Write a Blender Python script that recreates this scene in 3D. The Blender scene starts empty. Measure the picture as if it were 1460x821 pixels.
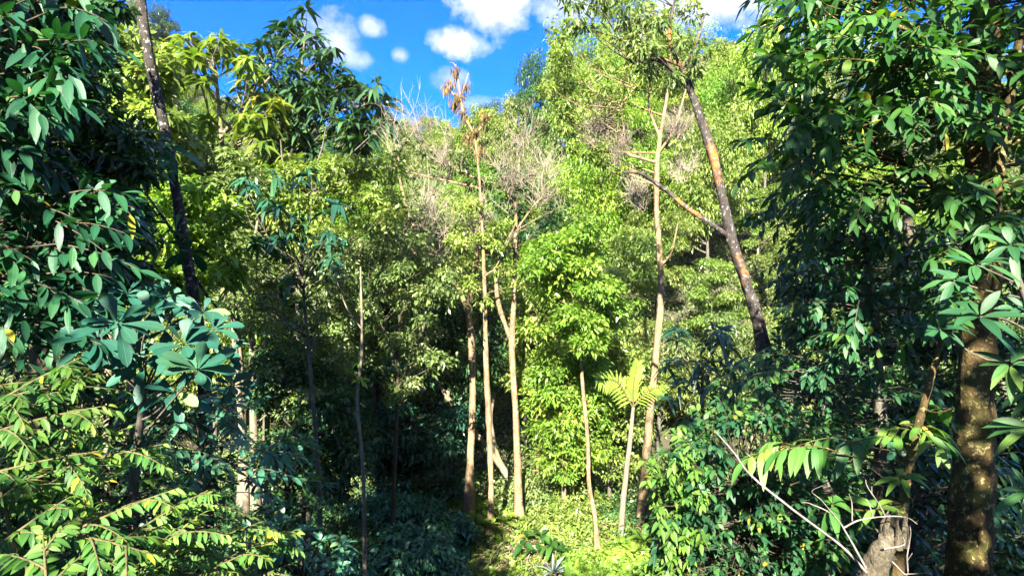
import bpy, math, random
import numpy as np
from mathutils import Vector

# ---------------------------------------------------------------- camera, sky, sun, exposure
scene = bpy.context.scene
COL = scene.collection
F = 811.0                                  # focal length in photo pixels
SUN = np.array([0.15, 0.83, -0.535]); SUN /= np.linalg.norm(SUN)     # the way the light travels

cam_data = bpy.data.cameras.new('camera')
cam = bpy.data.objects.new('camera', cam_data); COL.objects.link(cam)
cam_data.sensor_width = 36.0
cam_data.lens = 36.0 * F / 1460.0
cam_data.clip_start = 0.05; cam_data.clip_end = 2000.0
cam.location = (0, 0, 0); cam.rotation_euler = (math.radians(90), 0, 0)
scene.camera = cam

sc = scene.view_settings
scene.display_settings.display_device = 'sRGB'
sc.view_transform = 'Standard'; sc.look = 'None'; sc.gamma = 1.0; sc.use_curve_mapping = False
sc.exposure = 3.1
cy = scene.cycles
cy.max_bounces = 6; cy.diffuse_bounces = 4; cy.glossy_bounces = 2; cy.transmission_bounces = 3; cy.transparent_max_bounces = 4
cy.sample_clamp_indirect = 4.0
cy.use_denoising = True
cy.caustics_reflective = False; cy.caustics_refractive = False


class NT:
    """tiny node helper"""
    def __init__(s, tree):
        s.t = tree; s.n = tree.nodes; s.l = tree.links
    def new(s, kind, **kw):
        nd = s.n.new(kind)
        for k, v in kw.items(): setattr(nd, k, v)
        return nd
    def put(s, sock, v):
        if isinstance(v, bpy.types.NodeSocket): s.l.new(v, sock)
        else: sock.default_value = v
    def math(s, op, a, b=0.0, clamp=False):
        nd = s.new('ShaderNodeMath', operation=op, use_clamp=clamp)
        s.put(nd.inputs[0], a); s.put(nd.inputs[1], b); return nd.outputs[0]
    def mix(s, f, a, b, mode='MIX'):
        nd = s.new('ShaderNodeMixRGB', blend_type=mode)
        s.put(nd.inputs[0], f); s.put(nd.inputs[1], a); s.put(nd.inputs[2], b); return nd.outputs[0]
    def noise(s, vec, scale, detail=3.0, rough=0.55):
        nd = s.new('ShaderNodeTexNoise'); nd.inputs['Scale'].default_value = scale
        nd.inputs['Detail'].default_value = detail; nd.inputs['Roughness'].default_value = rough
        if vec is not None: s.l.new(vec, nd.inputs['Vector'])
        return nd.outputs['Fac']
    def ramp(s, fac, stops):
        nd = s.new('ShaderNodeValToRGB'); cr = nd.color_ramp
        while len(cr.elements) < len(stops): cr.elements.new(0.5)
        for e, (p, c) in zip(cr.elements, stops):
            e.position = p; e.color = (c[0], c[1], c[2], 1) if not np.isscalar(c) else (c, c, c, 1)
        s.put(nd.inputs[0], fac); return nd.outputs[0]


world = bpy.data.worlds.new('World'); scene.world = world; world.use_nodes = True
W = NT(world.node_tree); W.n.clear()
sky = W.new('ShaderNodeTexSky', sky_type='NISHITA'); sky.sun_disc = False
sky.sun_elevation = math.asin(-SUN[2]); sky.sun_rotation = math.atan2(-SUN[0], -SUN[1])
sky.altitude = 300; sky.air_density = 1.0; sky.dust_density = 0.3; sky.ozone_density = 2.0
hs = W.new('ShaderNodeHueSaturation'); hs.inputs['Saturation'].default_value = 1.7; hs.inputs['Value'].default_value = 1.0
W.l.new(sky.outputs[0], hs.inputs['Color'])
tc = W.new('ShaderNodeTexCoord')
dirv = tc.outputs['Generated']
n1 = W.noise(dirv, 13.0, 8.0, 0.65); n2 = W.noise(dirv, 30.0, 4.0, 0.6)
wob = W.math('ADD', W.math('MULTIPLY', W.math('SUBTRACT', n1, 0.5), 2.0), W.math('MULTIPLY', W.math('SUBTRACT', n2, 0.5), 1.0))
cloud = None
# white clouds standing in fixed compass directions of the sky: u, v tangents and half sizes
for (cpx, cpy, rx, ry, st) in [(705, 8, 72, 44, 1.0), (655, 62, 46, 24, .95), (810, 8, 75, 32, .8), (468, 56, 52, 40, .7), (505, 85, 30, 18, .5),
                               (531, 40, 24, 16, .6), (571, 78, 16, 12, .45), (640, 113, 30, 18, .45), (1010, 0, 110, 52, .9), (880, 130, 60, 30, .6), (690, 150, 60, 12, .3)]:
    d = np.array([(cpx - 730) / F, 1.0, (410.5 - cpy) / F]); k = 1 / np.linalg.norm(d); d *= k
    sub = W.new('ShaderNodeVectorMath', operation='SUBTRACT'); W.l.new(dirv, sub.inputs[0]); sub.inputs[1].default_value = d
    mul = W.new('ShaderNodeVectorMath', operation='MULTIPLY'); W.l.new(sub.outputs[0], mul.inputs[0])
    mul.inputs[1].default_value = (F / (rx * k), 4.0, F / (ry * k))
    ln = W.new('ShaderNodeVectorMath', operation='LENGTH'); W.l.new(mul.outputs[0], ln.inputs[0])
    e = W.math('ADD', W.math('SUBTRACT', 1.0, ln.outputs['Value']), W.math('MULTIPLY', wob, 0.8))
    e = W.math('MULTIPLY', W.math('MULTIPLY', e, 1.5, True), st)
    cloud = e if cloud is None else W.math('MAXIMUM', cloud, e)
# unseen cloud added behind and above the viewpoint, as white fill for the shade
sep = W.new('ShaderNodeSeparateXYZ'); W.l.new(dirv, sep.inputs[0])
rest = W.math('MULTIPLY', W.math('MULTIPLY', W.math('SUBTRACT', W.noise(dirv, 3.0, 5.0), 0.40), 5.0, True), W.math('MAXIMUM', W.math('MULTIPLY', sep.outputs['Y'], -3.0, True), W.math('MULTIPLY', W.math('SUBTRACT', sep.outputs['Z'], 0.58), 5.0, True)))
cloud = W.math('MAXIMUM', cloud, W.math('MULTIPLY', rest, 0.8))
ccol = W.ramp(n2, [(0.3, (2.0, 2.2, 3.0)), (0.62, (3.3, 3.4, 3.7))])
skyblue = W.mix(1.0, hs.outputs[0], (0.24, 0.50, 0.97, 1), 'MULTIPLY')
skycol = W.mix(cloud, skyblue, ccol)
bg = W.new('ShaderNodeBackground'); bg.inputs['Strength'].default_value = 0.054
W.l.new(skycol, bg.inputs['Color'])
wo = W.new('ShaderNodeOutputWorld'); W.l.new(bg.outputs[0], wo.inputs['Surface'])

sl = bpy.data.lights.new('sun', 'SUN'); sl.energy = 5.0; sl.angle = math.radians(0.55); sl.color = (1.0, 0.93, 0.80)
so = bpy.data.objects.new('sun', sl); COL.objects.link(so)
so.rotation_euler = Vector(SUN).to_track_quat('-Z', 'Y').to_euler()

# ---------------------------------------------------------------- helpers
rng = np.random.default_rng(7)
random.seed(7)
UP = np.array([0, 0, 1.0])


def P(px, py, Y):
    return np.array([(px - 730) / F * Y, Y, (410.5 - py) / F * Y])


def pix(p):
    return 730 + p[0] / p[1] * F, 410.5 - p[2] / p[1] * F


def unit(v):
    return v / np.maximum(np.linalg.norm(v, axis=-1, keepdims=True), 1e-9)


def sstep(a, b, x):
    t = np.clip((x - a) / (b - a), 0, 1); return t * t * (3 - 2 * t)


def ground(x, y):
    x = np.asarray(x, float); y = np.asarray(y, float)
    z = -1.75 - 6.85 * sstep(0.8, 15.5, y) - 1.2 * np.exp(-((y - 27) / 4.5) ** 2)
    z = z + 0.16 * np.maximum(np.abs(x) - 7, 0) * sstep(2, 10, y) * (1 - sstep(24, 34, y))
    u = x / np.maximum(y, 20)
    a = 0.47 + 0.15 * sstep(0.33, 0.62, -u) + 0.18 * sstep(0.01, 0.20, u)
    r = np.maximum(y - 29, 0)
    cap = 54 + 40 * sstep(0.4, 0.6, -u)
    re = np.minimum(r, cap) + 0.05 * np.maximum(r - cap, 0)
    z = z + a * re
    z = z + 0.25 * np.sin(x * 0.35 + 1.3) * np.sin(y * 0.31) + 0.12 * np.sin(x * 0.9 + y * 0.7) * sstep(3, 9, y)
    return z


class MB:
    """collects quads; build() links them as ONE mesh object"""
    def __init__(s):
        s.v = []; s.f = []; s.t = []; s.u = []; s.k = 0
    def add(s, v, f, t=None, u=None):
        v = np.asarray(v, float).reshape(-1, 3); n = len(v)
        s.v.append(v); s.f.append(np.asarray(f, np.int64).reshape(-1, 4) + s.k)
        s.t.append(np.zeros(n) if t is None else np.broadcast_to(np.asarray(t, float), (n,)))
        s.u.append(np.zeros((n, 2)) if u is None else np.asarray(u, float).reshape(-1, 2))
        s.k += n
    def mesh(s, name, origin=(0, 0, 0)):
        v = np.concatenate(s.v) - np.asarray(origin); f = np.concatenate(s.f); t = np.concatenate(s.t); u = np.concatenate(s.u)
        me = bpy.data.meshes.new(name)
        me.vertices.add(len(v)); me.vertices.foreach_set('co', v.astype(np.float32).ravel())
        me.loops.add(f.size); me.loops.foreach_set('vertex_index', f.ravel().astype(np.int32))
        me.polygons.add(len(f)); me.polygons.foreach_set('loop_start', np.arange(0, f.size, 4, dtype=np.int32))
        me.polygons.foreach_set('use_smooth', np.ones(len(f), bool))
        at = me.attributes.new('tint', 'FLOAT', 'POINT'); at.data.foreach_set('value', t.astype(np.float32))
        uv = me.uv_layers.new(name='UVMap'); uv.data.foreach_set('uv', u[f.ravel()].astype(np.float32).ravel())
        me.update(calc_edges=True)
        return me
    def build(s, name, mat, parent=None):
        if not s.v: return None
        o = bpy.data.objects.new(name, s.mesh(name, parent['_o'] if parent is not None and '_o' in parent else (0, 0, 0)))
        o.data.materials.append(mat); COL.objects.link(o)
        if parent is not None: o.parent = parent
        return o


def thing(name, label, cat, loc, group=None):
    o = bpy.data.objects.new(name, None); COL.objects.link(o)
    o.empty_display_size = 0.2
    o.location = [float(c) for c in loc]; o['_o'] = [float(c) for c in loc]
    o['label'] = label; o['category'] = cat
    if group: o['group'] = group
    return o


def smooth(pts, rad, sub=5):
    p = np.asarray(pts, float); r = np.asarray(rad, float)
    if len(p) < 3: 
        t = np.linspace(0, 1, sub + 1)[:, None]
        return p[0] + (p[-1] - p[0]) * t, r[0] + (r[-1] - r[0]) * t[:, 0]
    q = np.vstack([2 * p[0] - p[1], p, 2 * p[-1] - p[-2]])
    o, ro = [], []
    for i in range(1, len(q) - 2):
        for t in np.linspace(0, 1, sub, endpoint=False):
            a, b, c, d = q[i - 1], q[i], q[i + 1], q[i + 2]
            o.append(0.5 * (2 * b + (c - a) * t + (2 * a - 5 * b + 4 * c - d) * t * t + (3 * b - a - 3 * c + d) * t ** 3))
            ro.append(r[i - 1] + (r[i] - r[i - 1]) * t)
    o.append(p[-1]); ro.append(r[-1])
    return np.array(o), np.array(ro)


def tubes(mb, path, rad, sides=5, tint=0.0):
    """path (N,K,3), rad (N,K): N tapered tubes"""
    path = np.asarray(path, float); rad = np.asarray(rad, float)
    if path.ndim == 2: path = path[None]; rad = rad[None]
    N, K, _ = path.shape
    tan = unit(np.gradient(path, axis=1))
    ref = np.where(np.abs(tan[:, :1, 2:3]) > 0.9, np.array([[[1.0, 0.13, 0]]]), np.array([[[0.05, 0.1, 1.0]]]))
    s = unit(np.cross(tan, np.broadcast_to(ref, tan.shape))); b = np.cross(s, tan)
    ang = np.linspace(0, 2 * np.pi, sides, endpoint=False)
    ring = path[:, :, None] + rad[:, :, None, None] * (np.cos(ang)[None, None, :, None] * s[:, :, None] + np.sin(ang)[None, None, :, None] * b[:, :, None])
    idx = np.arange(N * K * sides).reshape(N, K, sides)
    nx = np.roll(idx, -1, axis=2)
    f = np.stack([idx[:, :-1], nx[:, :-1], nx[:, 1:], idx[:, 1:]], -1).reshape(-1, 4)
    vv = np.broadcast_to((np.arange(K) / max(K - 1, 1))[None, :, None], (N, K, sides))
    uu = np.broadcast_to((np.arange(sides) / sides)[None, None], (N, K, sides))
    mb.add(ring, f, tint, np.stack([uu, vv], -1))


def trunk_tube(mb, pts, rad, sides=12, rough=0.08, sub=7, flare=0.0):
    p, r = smooth(pts, rad, sub)
    if flare: r = r * (1 + flare * np.exp(-np.arange(len(r)) / 2.5))
    n0 = mb.k
    tubes(mb, p, r, sides)
    v = mb.v[-1].reshape(len(p), sides, 3)
    off = 1 + rough * (np.sin(np.arange(sides)[None] * 2.1 + np.arange(len(p))[:, None] * 0.35 + rng.random() * 6) + 0.8 * rng.normal(size=(len(p), sides)))
    v[:] = p[:, None] + (v - p[:, None]) * off[..., None]
    return p, r


PROF = {  # leaf outlines: rows t, relative half widths
    'far': None,
    'mid': (np.array([0, .3, .68, 1.0]), np.array([.10, .92, .80, .03])),
    'near': (np.array([0, .12, .3, .5, .7, .87, 1.0]), np.array([.06, .5, .92, 1.0, .82, .45, .02])),
    'obov': (np.array([0, .15, .35, .58, .78, .93, 1.0]), np.array([.08, .22, .55, .92, 1.0, .62, .06])),
    'long': (np.array([0, .1, .3, .55, .8, 1.0]), np.array([.12, .7, 1.0, .85, .5, .03])),
}


def leaves(mb, base, d, n, L, Wd, droop=0.3, tint=None, prof='mid', fold=0.22):
    base = np.asarray(base, float).reshape(-1, 3); N = len(base)
    d = unit(np.asarray(d, float).reshape(-1, 3)); n = np.broadcast_to(np.asarray(n, float), base.shape)
    s = unit(np.cross(d, n)); n = np.cross(s, d)
    L = np.broadcast_to(np.asarray(L, float), (N,)); Wd = np.broadcast_to(np.asarray(Wd, float), (N,)); droop = np.broadcast_to(np.asarray(droop, float), (N,))
    tint = rng.random(N) if tint is None else np.broadcast_to(tint, (N,))
    if prof in ('near', 'obov'):
        tint = np.where(tint < .95, np.minimum(tint, .84), tint); tint = np.where(rng.random(N) < .015, 1.0, tint)
    g = np.array([0, 0, -1.0])
    if prof == 'far':
        m = base + d * (L * 0.48)[:, None] + g * (L * droop * 0.2)[:, None]
        h = (Wd * 0.5)[:, None]
        tip = base + d * L[:, None] + g * (L * droop)[:, None]
        v = np.stack([base, m + s * h + n * h * fold, tip, m - s * h + n * h * fold], 1)
        mb.add(v, np.arange(N * 4).reshape(N, 4), np.repeat(tint, 4), np.tile([[.5, 0], [1, .5], [.5, 1], [0, .5]], (N, 1)))
        return
    t, w = PROF[prof]; R = len(t)
    c = base[:, None] + d[:, None] * (L[:, None] * t)[..., None] + g * (L[:, None] * droop[:, None] * t ** 2)[..., None]
    side = np.array([-1.0, 0, 1])
    hw = (Wd[:, None] * 0.5 * w)[..., None, None]
    v = c[:, :, None] + s[:, None, None] * hw * side[None, None, :, None] + n[:, None, None] * hw * np.abs(side)[None, None, :, None] * fold
    idx = np.arange(N * R * 3).reshape(N, R, 3)
    f = np.stack([idx[:, :-1, :-1], idx[:, :-1, 1:], idx[:, 1:, 1:], idx[:, 1:, :-1]], -1).reshape(-1, 4)
    uv = np.stack([np.broadcast_to((side + 1) / 2, (N, R, 3)), np.broadcast_to(t[None, :, None], (N, R, 3))], -1)
    mb.add(v, f, np.repeat(tint, R * 3), uv)


def rdir(n):
    return unit(rng.normal(size=(n, 3)))


def clumps(mb, C, R, n, L, Wd, flat=0.6, droop=0.35, prof='far', spread=0.75, tvar=0.5, shell=0.55):
    """n leaves in each flattened ball: C (S,3), R (S,)"""
    C = np.asarray(C, float).reshape(-1, 3); S = len(C); R = np.broadcast_to(np.asarray(R, float), (S,))
    q = rdir(S * n); rad = (shell + (1 - shell) * rng.random(S * n)) * rng.random(S * n) ** 0.25
    ci = np.repeat(np.arange(S), n)
    off = q * (rad * R[ci])[:, None]; off[:, 2] *= flat
    lump = 1 + 0.25 * np.sin(q[:, 0] * 5 + ci) * np.cos(q[:, 1] * 4 + ci * 2)
    pos = C[ci] + off * lump[:, None]
    d = unit(q * [1, 1, .35]) * 0.8 + rdir(S * n) * 0.75
    nn = UP + rdir(S * n) * spread + q * 0.35
    ct = rng.random(S)
    tint = np.clip(ct[ci] * tvar + rng.random(S * n) * (1 - tvar), 0, 1)
    l = L * (0.65 + 0.7 * rng.random(S * n))
    leaves(mb, pos, d, nn, l, l * (Wd / L) * (0.8 + .4 * rng.random(S * n)), droop * (0.4 + 1.2 * rng.random(S * n)), tint, prof)


def rosettes(mb, C, axis, K, L, Wd, droop=0.5, rise=0.35, prof='obov', rows=2, tint=None):
    """whorls of K leaves"""
    C = np.asarray(C, float).reshape(-1, 3); S = len(C); axis = unit(np.broadcast_to(np.asarray(axis, float), C.shape))
    a = unit(np.cross(axis, rdir(S))); b = np.cross(axis, a)
    ph = (np.arange(K) / K * 2 * np.pi * (rows if rows > 1 else 1))[None] + rng.random((S, 1)) * 6.3 + rng.normal(size=(S, K)) * 0.3
    el = rise + rng.normal(size=(S, K)) * 0.28 + np.linspace(-0.25, 0.45, K)[None]
    d = (np.cos(ph)[..., None] * a[:, None] + np.sin(ph)[..., None] * b[:, None]) * np.cos(el)[..., None] + np.sin(el)[..., None] * axis[:, None]
    sc_ = (0.65 + 0.45 * rng.random((S, K)))
    Lr = np.broadcast_to(np.asarray(L, float), (S,))
    l = (Lr[:, None] * sc_).ravel()
    st = rng.random(S) if tint is None else np.broadcast_to(tint, (S,))
    tt = np.clip(st[:, None] * 0.6 + rng.random((S, K)) * 0.4, 0, 1)
    base = C[:, None] + d * (Lr[:, None, None] * 0.08)
    leaves(mb, base.reshape(-1, 3), d.reshape(-1, 3), np.repeat(axis, K, 0) + rdir(S * K) * 0.25, l, l * (Wd / np.mean(Lr)), droop * (0.5 + rng.random(S * K)), tt.ravel(), prof)


def sprays(ml, ms, P0, D, length, K, L, Wd, droop=0.3, sag=0.25, prof='near', two=True, angle=0.9, tint=None, hang=0.25, stem_r=0.006, tip_yellow=0.0):
    """arching twigs with leaves set along them"""
    P0 = np.asarray(P0, float).reshape(-1, 3); S = len(P0); D = unit(np.broadcast_to(np.asarray(D, float), P0.shape))
    length = np.broadcast_to(np.asarray(length, float), (S,))
    def at(t):
        return P0[:, None] + D[:, None] * (length[:, None] * t)[..., None] - UP * (length[:, None] * sag * t ** 2)[..., None]
    ts = np.broadcast_to(np.linspace(0, 1, 6), (S, 6))
    r = stem_r * (1.15 - 0.8 * ts)
    tubes(ms, at(ts), r, 5)
    t = np.linspace(0.1, 1.0, K)[None] + rng.normal(size=(S, K)) * 0.012
    pos = at(t)
    tan = unit(D[:, None] - UP * (2 * sag * t)[..., None])
    side = unit(np.cross(D, UP) + rdir(S) * 0.15)
    if two:
        sg = np.where(np.arange(K) % 2 == 0, 1.0, -1.0)[None, :, None]
        sd = side[:, None] * sg
    else:
        ph = np.arange(K)[None] * 2.4 + rng.random((S, 1)) * 6
        up2 = np.cross(side, D)
        sd = np.cos(ph)[..., None] * side[:, None] + np.sin(ph)[..., None] * up2[:, None]
    ang = angle * (1.05 - 0.75 * np.linspace(0, 1, K) ** 3)[None, :, None]
    d = tan * np.cos(ang) + sd * np.sin(ang) - UP * hang * (0.3 + 1.4 * rng.random((S, K, 1))) + rng.normal(size=(S, K, 3)) * .16
    nn = np.cross(side, D)[:, None] * np.ones((S, K, 1)); nn = np.where(nn[..., 2:3] < 0, -nn, nn) + rng.normal(size=(S, K, 3)) * 0.34
    size = (0.62 + 0.38 * np.sin(np.pi * np.linspace(0.12, 0.9, K)))[None] * (0.8 + 0.35 * rng.random((S, K)))
    l = (L * size).ravel()
    st = rng.random(S) if tint is None else np.broadcast_to(tint, (S,))
    tt = st[:, None] * 0.55 + rng.random((S, K)) * 0.4 + tip_yellow * (np.linspace(0, 1, K)[None] > 0.85)
    leaves(ml, pos.reshape(-1, 3), d.reshape(-1, 3), nn.reshape(-1, 3), l, l * (Wd / L), droop * (0.4 + 1.1 * rng.random(S * K)), np.clip(tt, 0, 1).ravel(), prof)


def inpoly(poly, n):
    """n random points in a polygon"""
    poly = np.asarray(poly, float); lo, hi = poly.min(0), poly.max(0); out = []
    while len(out) < n:
        q = lo + (hi - lo) * rng.random(2); ins = False
        for i in range(len(poly)):
            a, b = poly[i], poly[i - 1]
            if (a[1] > q[1]) != (b[1] > q[1]) and q[0] < (b[0] - a[0]) * (q[1] - a[1]) / (b[1] - a[1]) + a[0]: ins = not ins
        if ins: out.append(q)
    return np.array(out)


def targets(poly, n, y0, y1):
    q = inpoly(poly, n); Y = y0 + (y1 - y0) * rng.random(n)
    return np.stack([(q[:, 0] - 730) / F * Y, Y, (410.5 - q[:, 1]) / F * Y], 1)


def connect(mb, trunk_p, trunk_r, C, r0=0.04, rise=0.5, rmin=0.006, sides=5):
    """limbs from a trunk line out to the points C"""
    C = np.asarray(C, float).reshape(-1, 3); tp = np.asarray(trunk_p)
    for c in C:
        dist = np.linalg.norm(tp[:, :2] - c[:2], axis=1)
        cost = np.abs(tp[:, 2] - (c[2] - rise * dist)) + 0.15 * dist
        i = int(np.argmin(cost)); a = tp[i]; v = c - a; l = np.linalg.norm(v)
        side = rng.normal(size=3) * 0.07 * l
        t = np.linspace(0, 1, 7)[:, None]
        path = a + v * t + np.sin(np.pi * t) * (side - UP * 0.05 * l) + UP * 0.10 * l * np.sin(np.pi * t * 0.5) * (1 - t)
        ra = min(r0 * (0.35 + 0.25 * l), float(trunk_r[i]) * 0.6)
        tubes(mb, path, np.maximum(ra * (1 - 0.85 * t[:, 0]), rmin), sides)


def twigfan(mb, C, R, n, r=0.012, up=0.5, sub=3):
    """bare twigs spreading from below each centre through a ball"""
    C = np.asarray(C, float).reshape(-1, 3); S = len(C); R = np.broadcast_to(np.asarray(R, float), (S,))
    ci = np.repeat(np.arange(S), n)
    root = C[ci] - UP * (R[ci] * 0.8)[:, None] + rng.normal(size=(S * n, 3)) * 0.12 * R[ci][:, None]
    end = C[ci] + rdir(S * n) * (R[ci] * (0.55 + 0.5 * rng.random(S * n)))[:, None] * [1, 1, .8]
    t = np.linspace(0, 1, 5)[None, :, None]
    bend = rng.normal(size=(S * n, 1, 3)) * 0.13 * R[ci][:, None, None]
    path = root[:, None] + (end - root)[:, None] * t + np.sin(np.pi * t) * bend + rng.normal(size=(S * n, 5, 3)) * 0.025 * R[ci][:, None, None]
    rr = r * (1.1 - 0.85 * np.linspace(0, 1, 5))[None] * np.ones((S * n, 1))
    tubes(mb, path, rr, 3, rng.random())
    for _ in range(sub):
        k = rng.integers(1, 4, S * n); a = path[np.arange(S * n), k]
        e = a + unit(end - root + rdir(S * n) * R[ci][:, None] * 0.9) * (R[ci] * (0.3 + 0.35 * rng.random(S * n)))[:, None]
        m = (a + e) / 2 + rng.normal(size=a.shape) * 0.05 * R[ci][:, None]
        tubes(mb, np.stack([a, m, e], 1), np.array([[.6, .45, .2]]) * r * np.ones((S * n, 1)), 3, rng.random())


# ---------------------------------------------------------------- materials
def leaf_mat(name, stops, trans=0.35, tcol=(1.5, 1.7, 0.5), rough=0.38, veins=False, spec=0.5, under=0.0):
    m = bpy.data.materials.new(name); m.use_nodes = True; T = NT(m.node_tree); T.n.clear()
    at = T.new('ShaderNodeAttribute', attribute_name='tint')
    col = T.ramp(at.outputs['Fac'], stops)
    oi = T.new('ShaderNodeObjectInfo')
    col = T.mix(1.0, col, oi.outputs['Color'], 'MULTIPLY')
    geo = T.new('ShaderNodeNewGeometry')
    col = T.mix(1.0, col, T.ramp(T.noise(geo.outputs['Position'], 1.1, 2.0), [(0.3, 0.72), (0.7, 1.25)]), 'MULTIPLY')
    pr = T.new('ShaderNodeBsdfPrincipled'); pr.inputs['Roughness'].default_value = rough
    pr.inputs['Specular IOR Level'].default_value = spec
    if veins:
        uv = T.new('ShaderNodeUVMap'); sp = T.new('ShaderNodeSeparateXYZ'); T.l.new(uv.outputs[0], sp.inputs[0])
        off = T.math('ABSOLUTE', T.math('SUBTRACT', sp.outputs[0], 0.5))
        ph = T.math('SUBTRACT', T.math('MULTIPLY', sp.outputs[1], 13.0), T.math('MULTIPLY', off, 6.5))
        wv = T.math('ABSOLUTE', T.math('SUBTRACT', T.math('FRACT', ph), 0.5))
        vein = T.math('SUBTRACT', 1.0, T.math('MULTIPLY', wv, 9.0, True))
        mid = T.math('SUBTRACT', 1.0, T.math('MULTIPLY', off, 22.0, True))
        vm = T.math('MAXIMUM', T.math('MULTIPLY', vein, 0.45), mid)
        col = T.mix(T.math('MULTIPLY', vm, 0.55), col, T.mix(1.0, col, (2.2, 1.9, 1.6, 1), 'MULTIPLY'))
        blot = T.noise(geo.outputs['Position'], 60.0, 2.0)
        col = T.mix(T.math('MULTIPLY', T.math('SUBTRACT', blot, 0.66), 6.0, True), col, (0.09, 0.07, 0.02, 1))
        bp = T.new('ShaderNodeBump'); bp.inputs['Strength'].default_value = 0.35; bp.inputs['Distance'].default_value = 0.003
        T.put(bp.inputs['Height'], T.math('ADD', T.math('MULTIPLY', wv, 1.2), T.math('MULTIPLY', mid, -0.8)))
        T.l.new(bp.outputs[0], pr.inputs['Normal'])
    T.put(pr.inputs['Base Color'], col)
    tr = T.new('ShaderNodeBsdfTranslucent'); T.put(tr.inputs['Color'], T.mix(1.0, col, (*tcol, 1), 'MULTIPLY'))
    mx = T.new('ShaderNodeMixShader'); mx.inputs[0].default_value = trans
    T.l.new(pr.outputs[0], mx.inputs[1]); T.l.new(tr.outputs[0], mx.inputs[2])
    out = T.new('ShaderNodeOutputMaterial'); T.l.new(mx.outputs[0], out.inputs['Surface'])
    return m


def bark_mat(name, a, b, c, scale=1.0, patch=0.5, lichen=None, stretch=0.25, bump=0.6):
    m = bpy.data.materials.new(name); m.use_nodes = True; T = NT(m.node_tree); T.n.clear()
    tcn = T.new('ShaderNodeTexCoord'); mp = T.new('ShaderNodeMapping'); mp.inputs['Scale'].default_value = (1, 1, stretch)
    T.l.new(tcn.outputs['Object'], mp.inputs['Vector']); v = mp.outputs[0]
    n1 = T.noise(v, 9 * scale, 6, .65); n2 = T.noise(tcn.outputs['Object'], 1.6 * scale, 4, .6)
    col = T.mix(T.ramp(n1, [(0.36, 0.0), (0.62, 1.0)]), (*a, 1), (*b, 1))
    col = T.mix(T.ramp(n2, [(patch, 0.0), (patch + 0.12, 1.0)]), col, (*c, 1))
    if lichen:
        n3 = T.noise(tcn.outputs['Object'], 13.0 * scale, 5, .7)
        col = T.mix(T.ramp(n3, [(0.57, 0.0), (0.60, 1.0)]), col, (*lichen, 1))
    col = T.mix(1.0, col, T.ramp(T.noise(v, 30 * scale, 4, .7), [(0.3, 0.6), (0.65, 1.15)]), 'MULTIPLY')
    pr = T.new('ShaderNodeBsdfPrincipled'); pr.inputs['Roughness'].default_value = 0.85
    pr.inputs['Specular IOR Level'].default_value = 0.2
    T.put(pr.inputs['Base Color'], col)
    bp = T.new('ShaderNodeBump'); bp.inputs['Strength'].default_value = bump; bp.inputs['Distance'].default_value = 0.03
    T.put(bp.inputs['Height'], T.noise(v, 16 * scale, 5, .7)); T.l.new(bp.outputs[0], pr.inputs['Normal'])
    out = T.new('ShaderNodeOutputMaterial'); T.l.new(pr.outputs[0], out.inputs['Surface'])
    return m


def S4(a, b, c, d): return [(0.0, a), (0.45, b), (0.82, c), (1.0, d)]


M = {}
M['sunny'] = leaf_mat('leaf_sunny', S4((.07, .12, .022), (.13, .19, .036), (.195, .245, .06), (.30, .28, .13)), 0.4, tcol=(1.4, 1.5, .6), rough=.36, spec=.28)
M['olive'] = leaf_mat('leaf_olive', S4((.052, .092, .026), (.10, .15, .044), (.16, .20, .07), (.28, .27, .16)), 0.35, tcol=(1.4, 1.5, .6), rough=.36, spec=.28)
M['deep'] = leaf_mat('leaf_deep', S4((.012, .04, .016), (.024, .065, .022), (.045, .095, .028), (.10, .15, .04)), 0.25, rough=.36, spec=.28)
M['fresh'] = leaf_mat('leaf_fresh', S4((.06, .13, .018), (.11, .20, .026), (.18, .26, .036), (.29, .29, .06)), 0.4, rough=.4, spec=.28)
M['fan_light'] = leaf_mat('leaf_fan_light', S4((.04, .08, .016), (.09, .14, .022), (.17, .20, .03), (.30, .22, .05)), 0.4, rough=.34, veins=False)
M['fan_dark'] = leaf_mat('leaf_fan_dark', S4((.012, .04, .018), (.022, .06, .025), (.04, .085, .03), (.08, .12, .04)), 0.22, rough=.32)
M['big'] = leaf_mat('leaf_big', S4((.005, .036, .017), (.010, .058, .025), (.022, .09, .03), (.22, .22, .025)), 0.25, rough=.46, veins=True, spec=.32)
M['bigright'] = leaf_mat('leaf_big_right', S4((.012, .048, .012), (.024, .08, .018), (.05, .125, .02), (.26, .24, .03)), 0.36, rough=.46, veins=True, spec=.32)
M['whorl'] = leaf_mat('leaf_whorl', S4((.007, .048, .034), (.014, .068, .045), (.03, .10, .055), (.12, .20, .08)), 0.22, rough=.46, veins=True, spec=.22)
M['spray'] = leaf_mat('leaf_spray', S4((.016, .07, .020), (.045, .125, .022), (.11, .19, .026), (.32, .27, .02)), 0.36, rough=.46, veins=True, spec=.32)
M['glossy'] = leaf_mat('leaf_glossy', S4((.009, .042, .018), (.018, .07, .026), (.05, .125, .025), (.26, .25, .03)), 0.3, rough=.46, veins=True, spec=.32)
M['teal'] = leaf_mat('leaf_teal', S4((.008, .042, .026), (.015, .066, .038), (.028, .095, .045), (.06, .14, .05)), 0.25, rough=.34)
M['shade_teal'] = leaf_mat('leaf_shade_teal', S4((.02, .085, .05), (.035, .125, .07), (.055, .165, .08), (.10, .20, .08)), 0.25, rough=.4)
M['palm'] = leaf_mat('leaf_palm', S4((.11, .19, .02), (.15, .24, .025), (.20, .28, .03), (.26, .30, .05)), 0.45, rough=.4)
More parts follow.
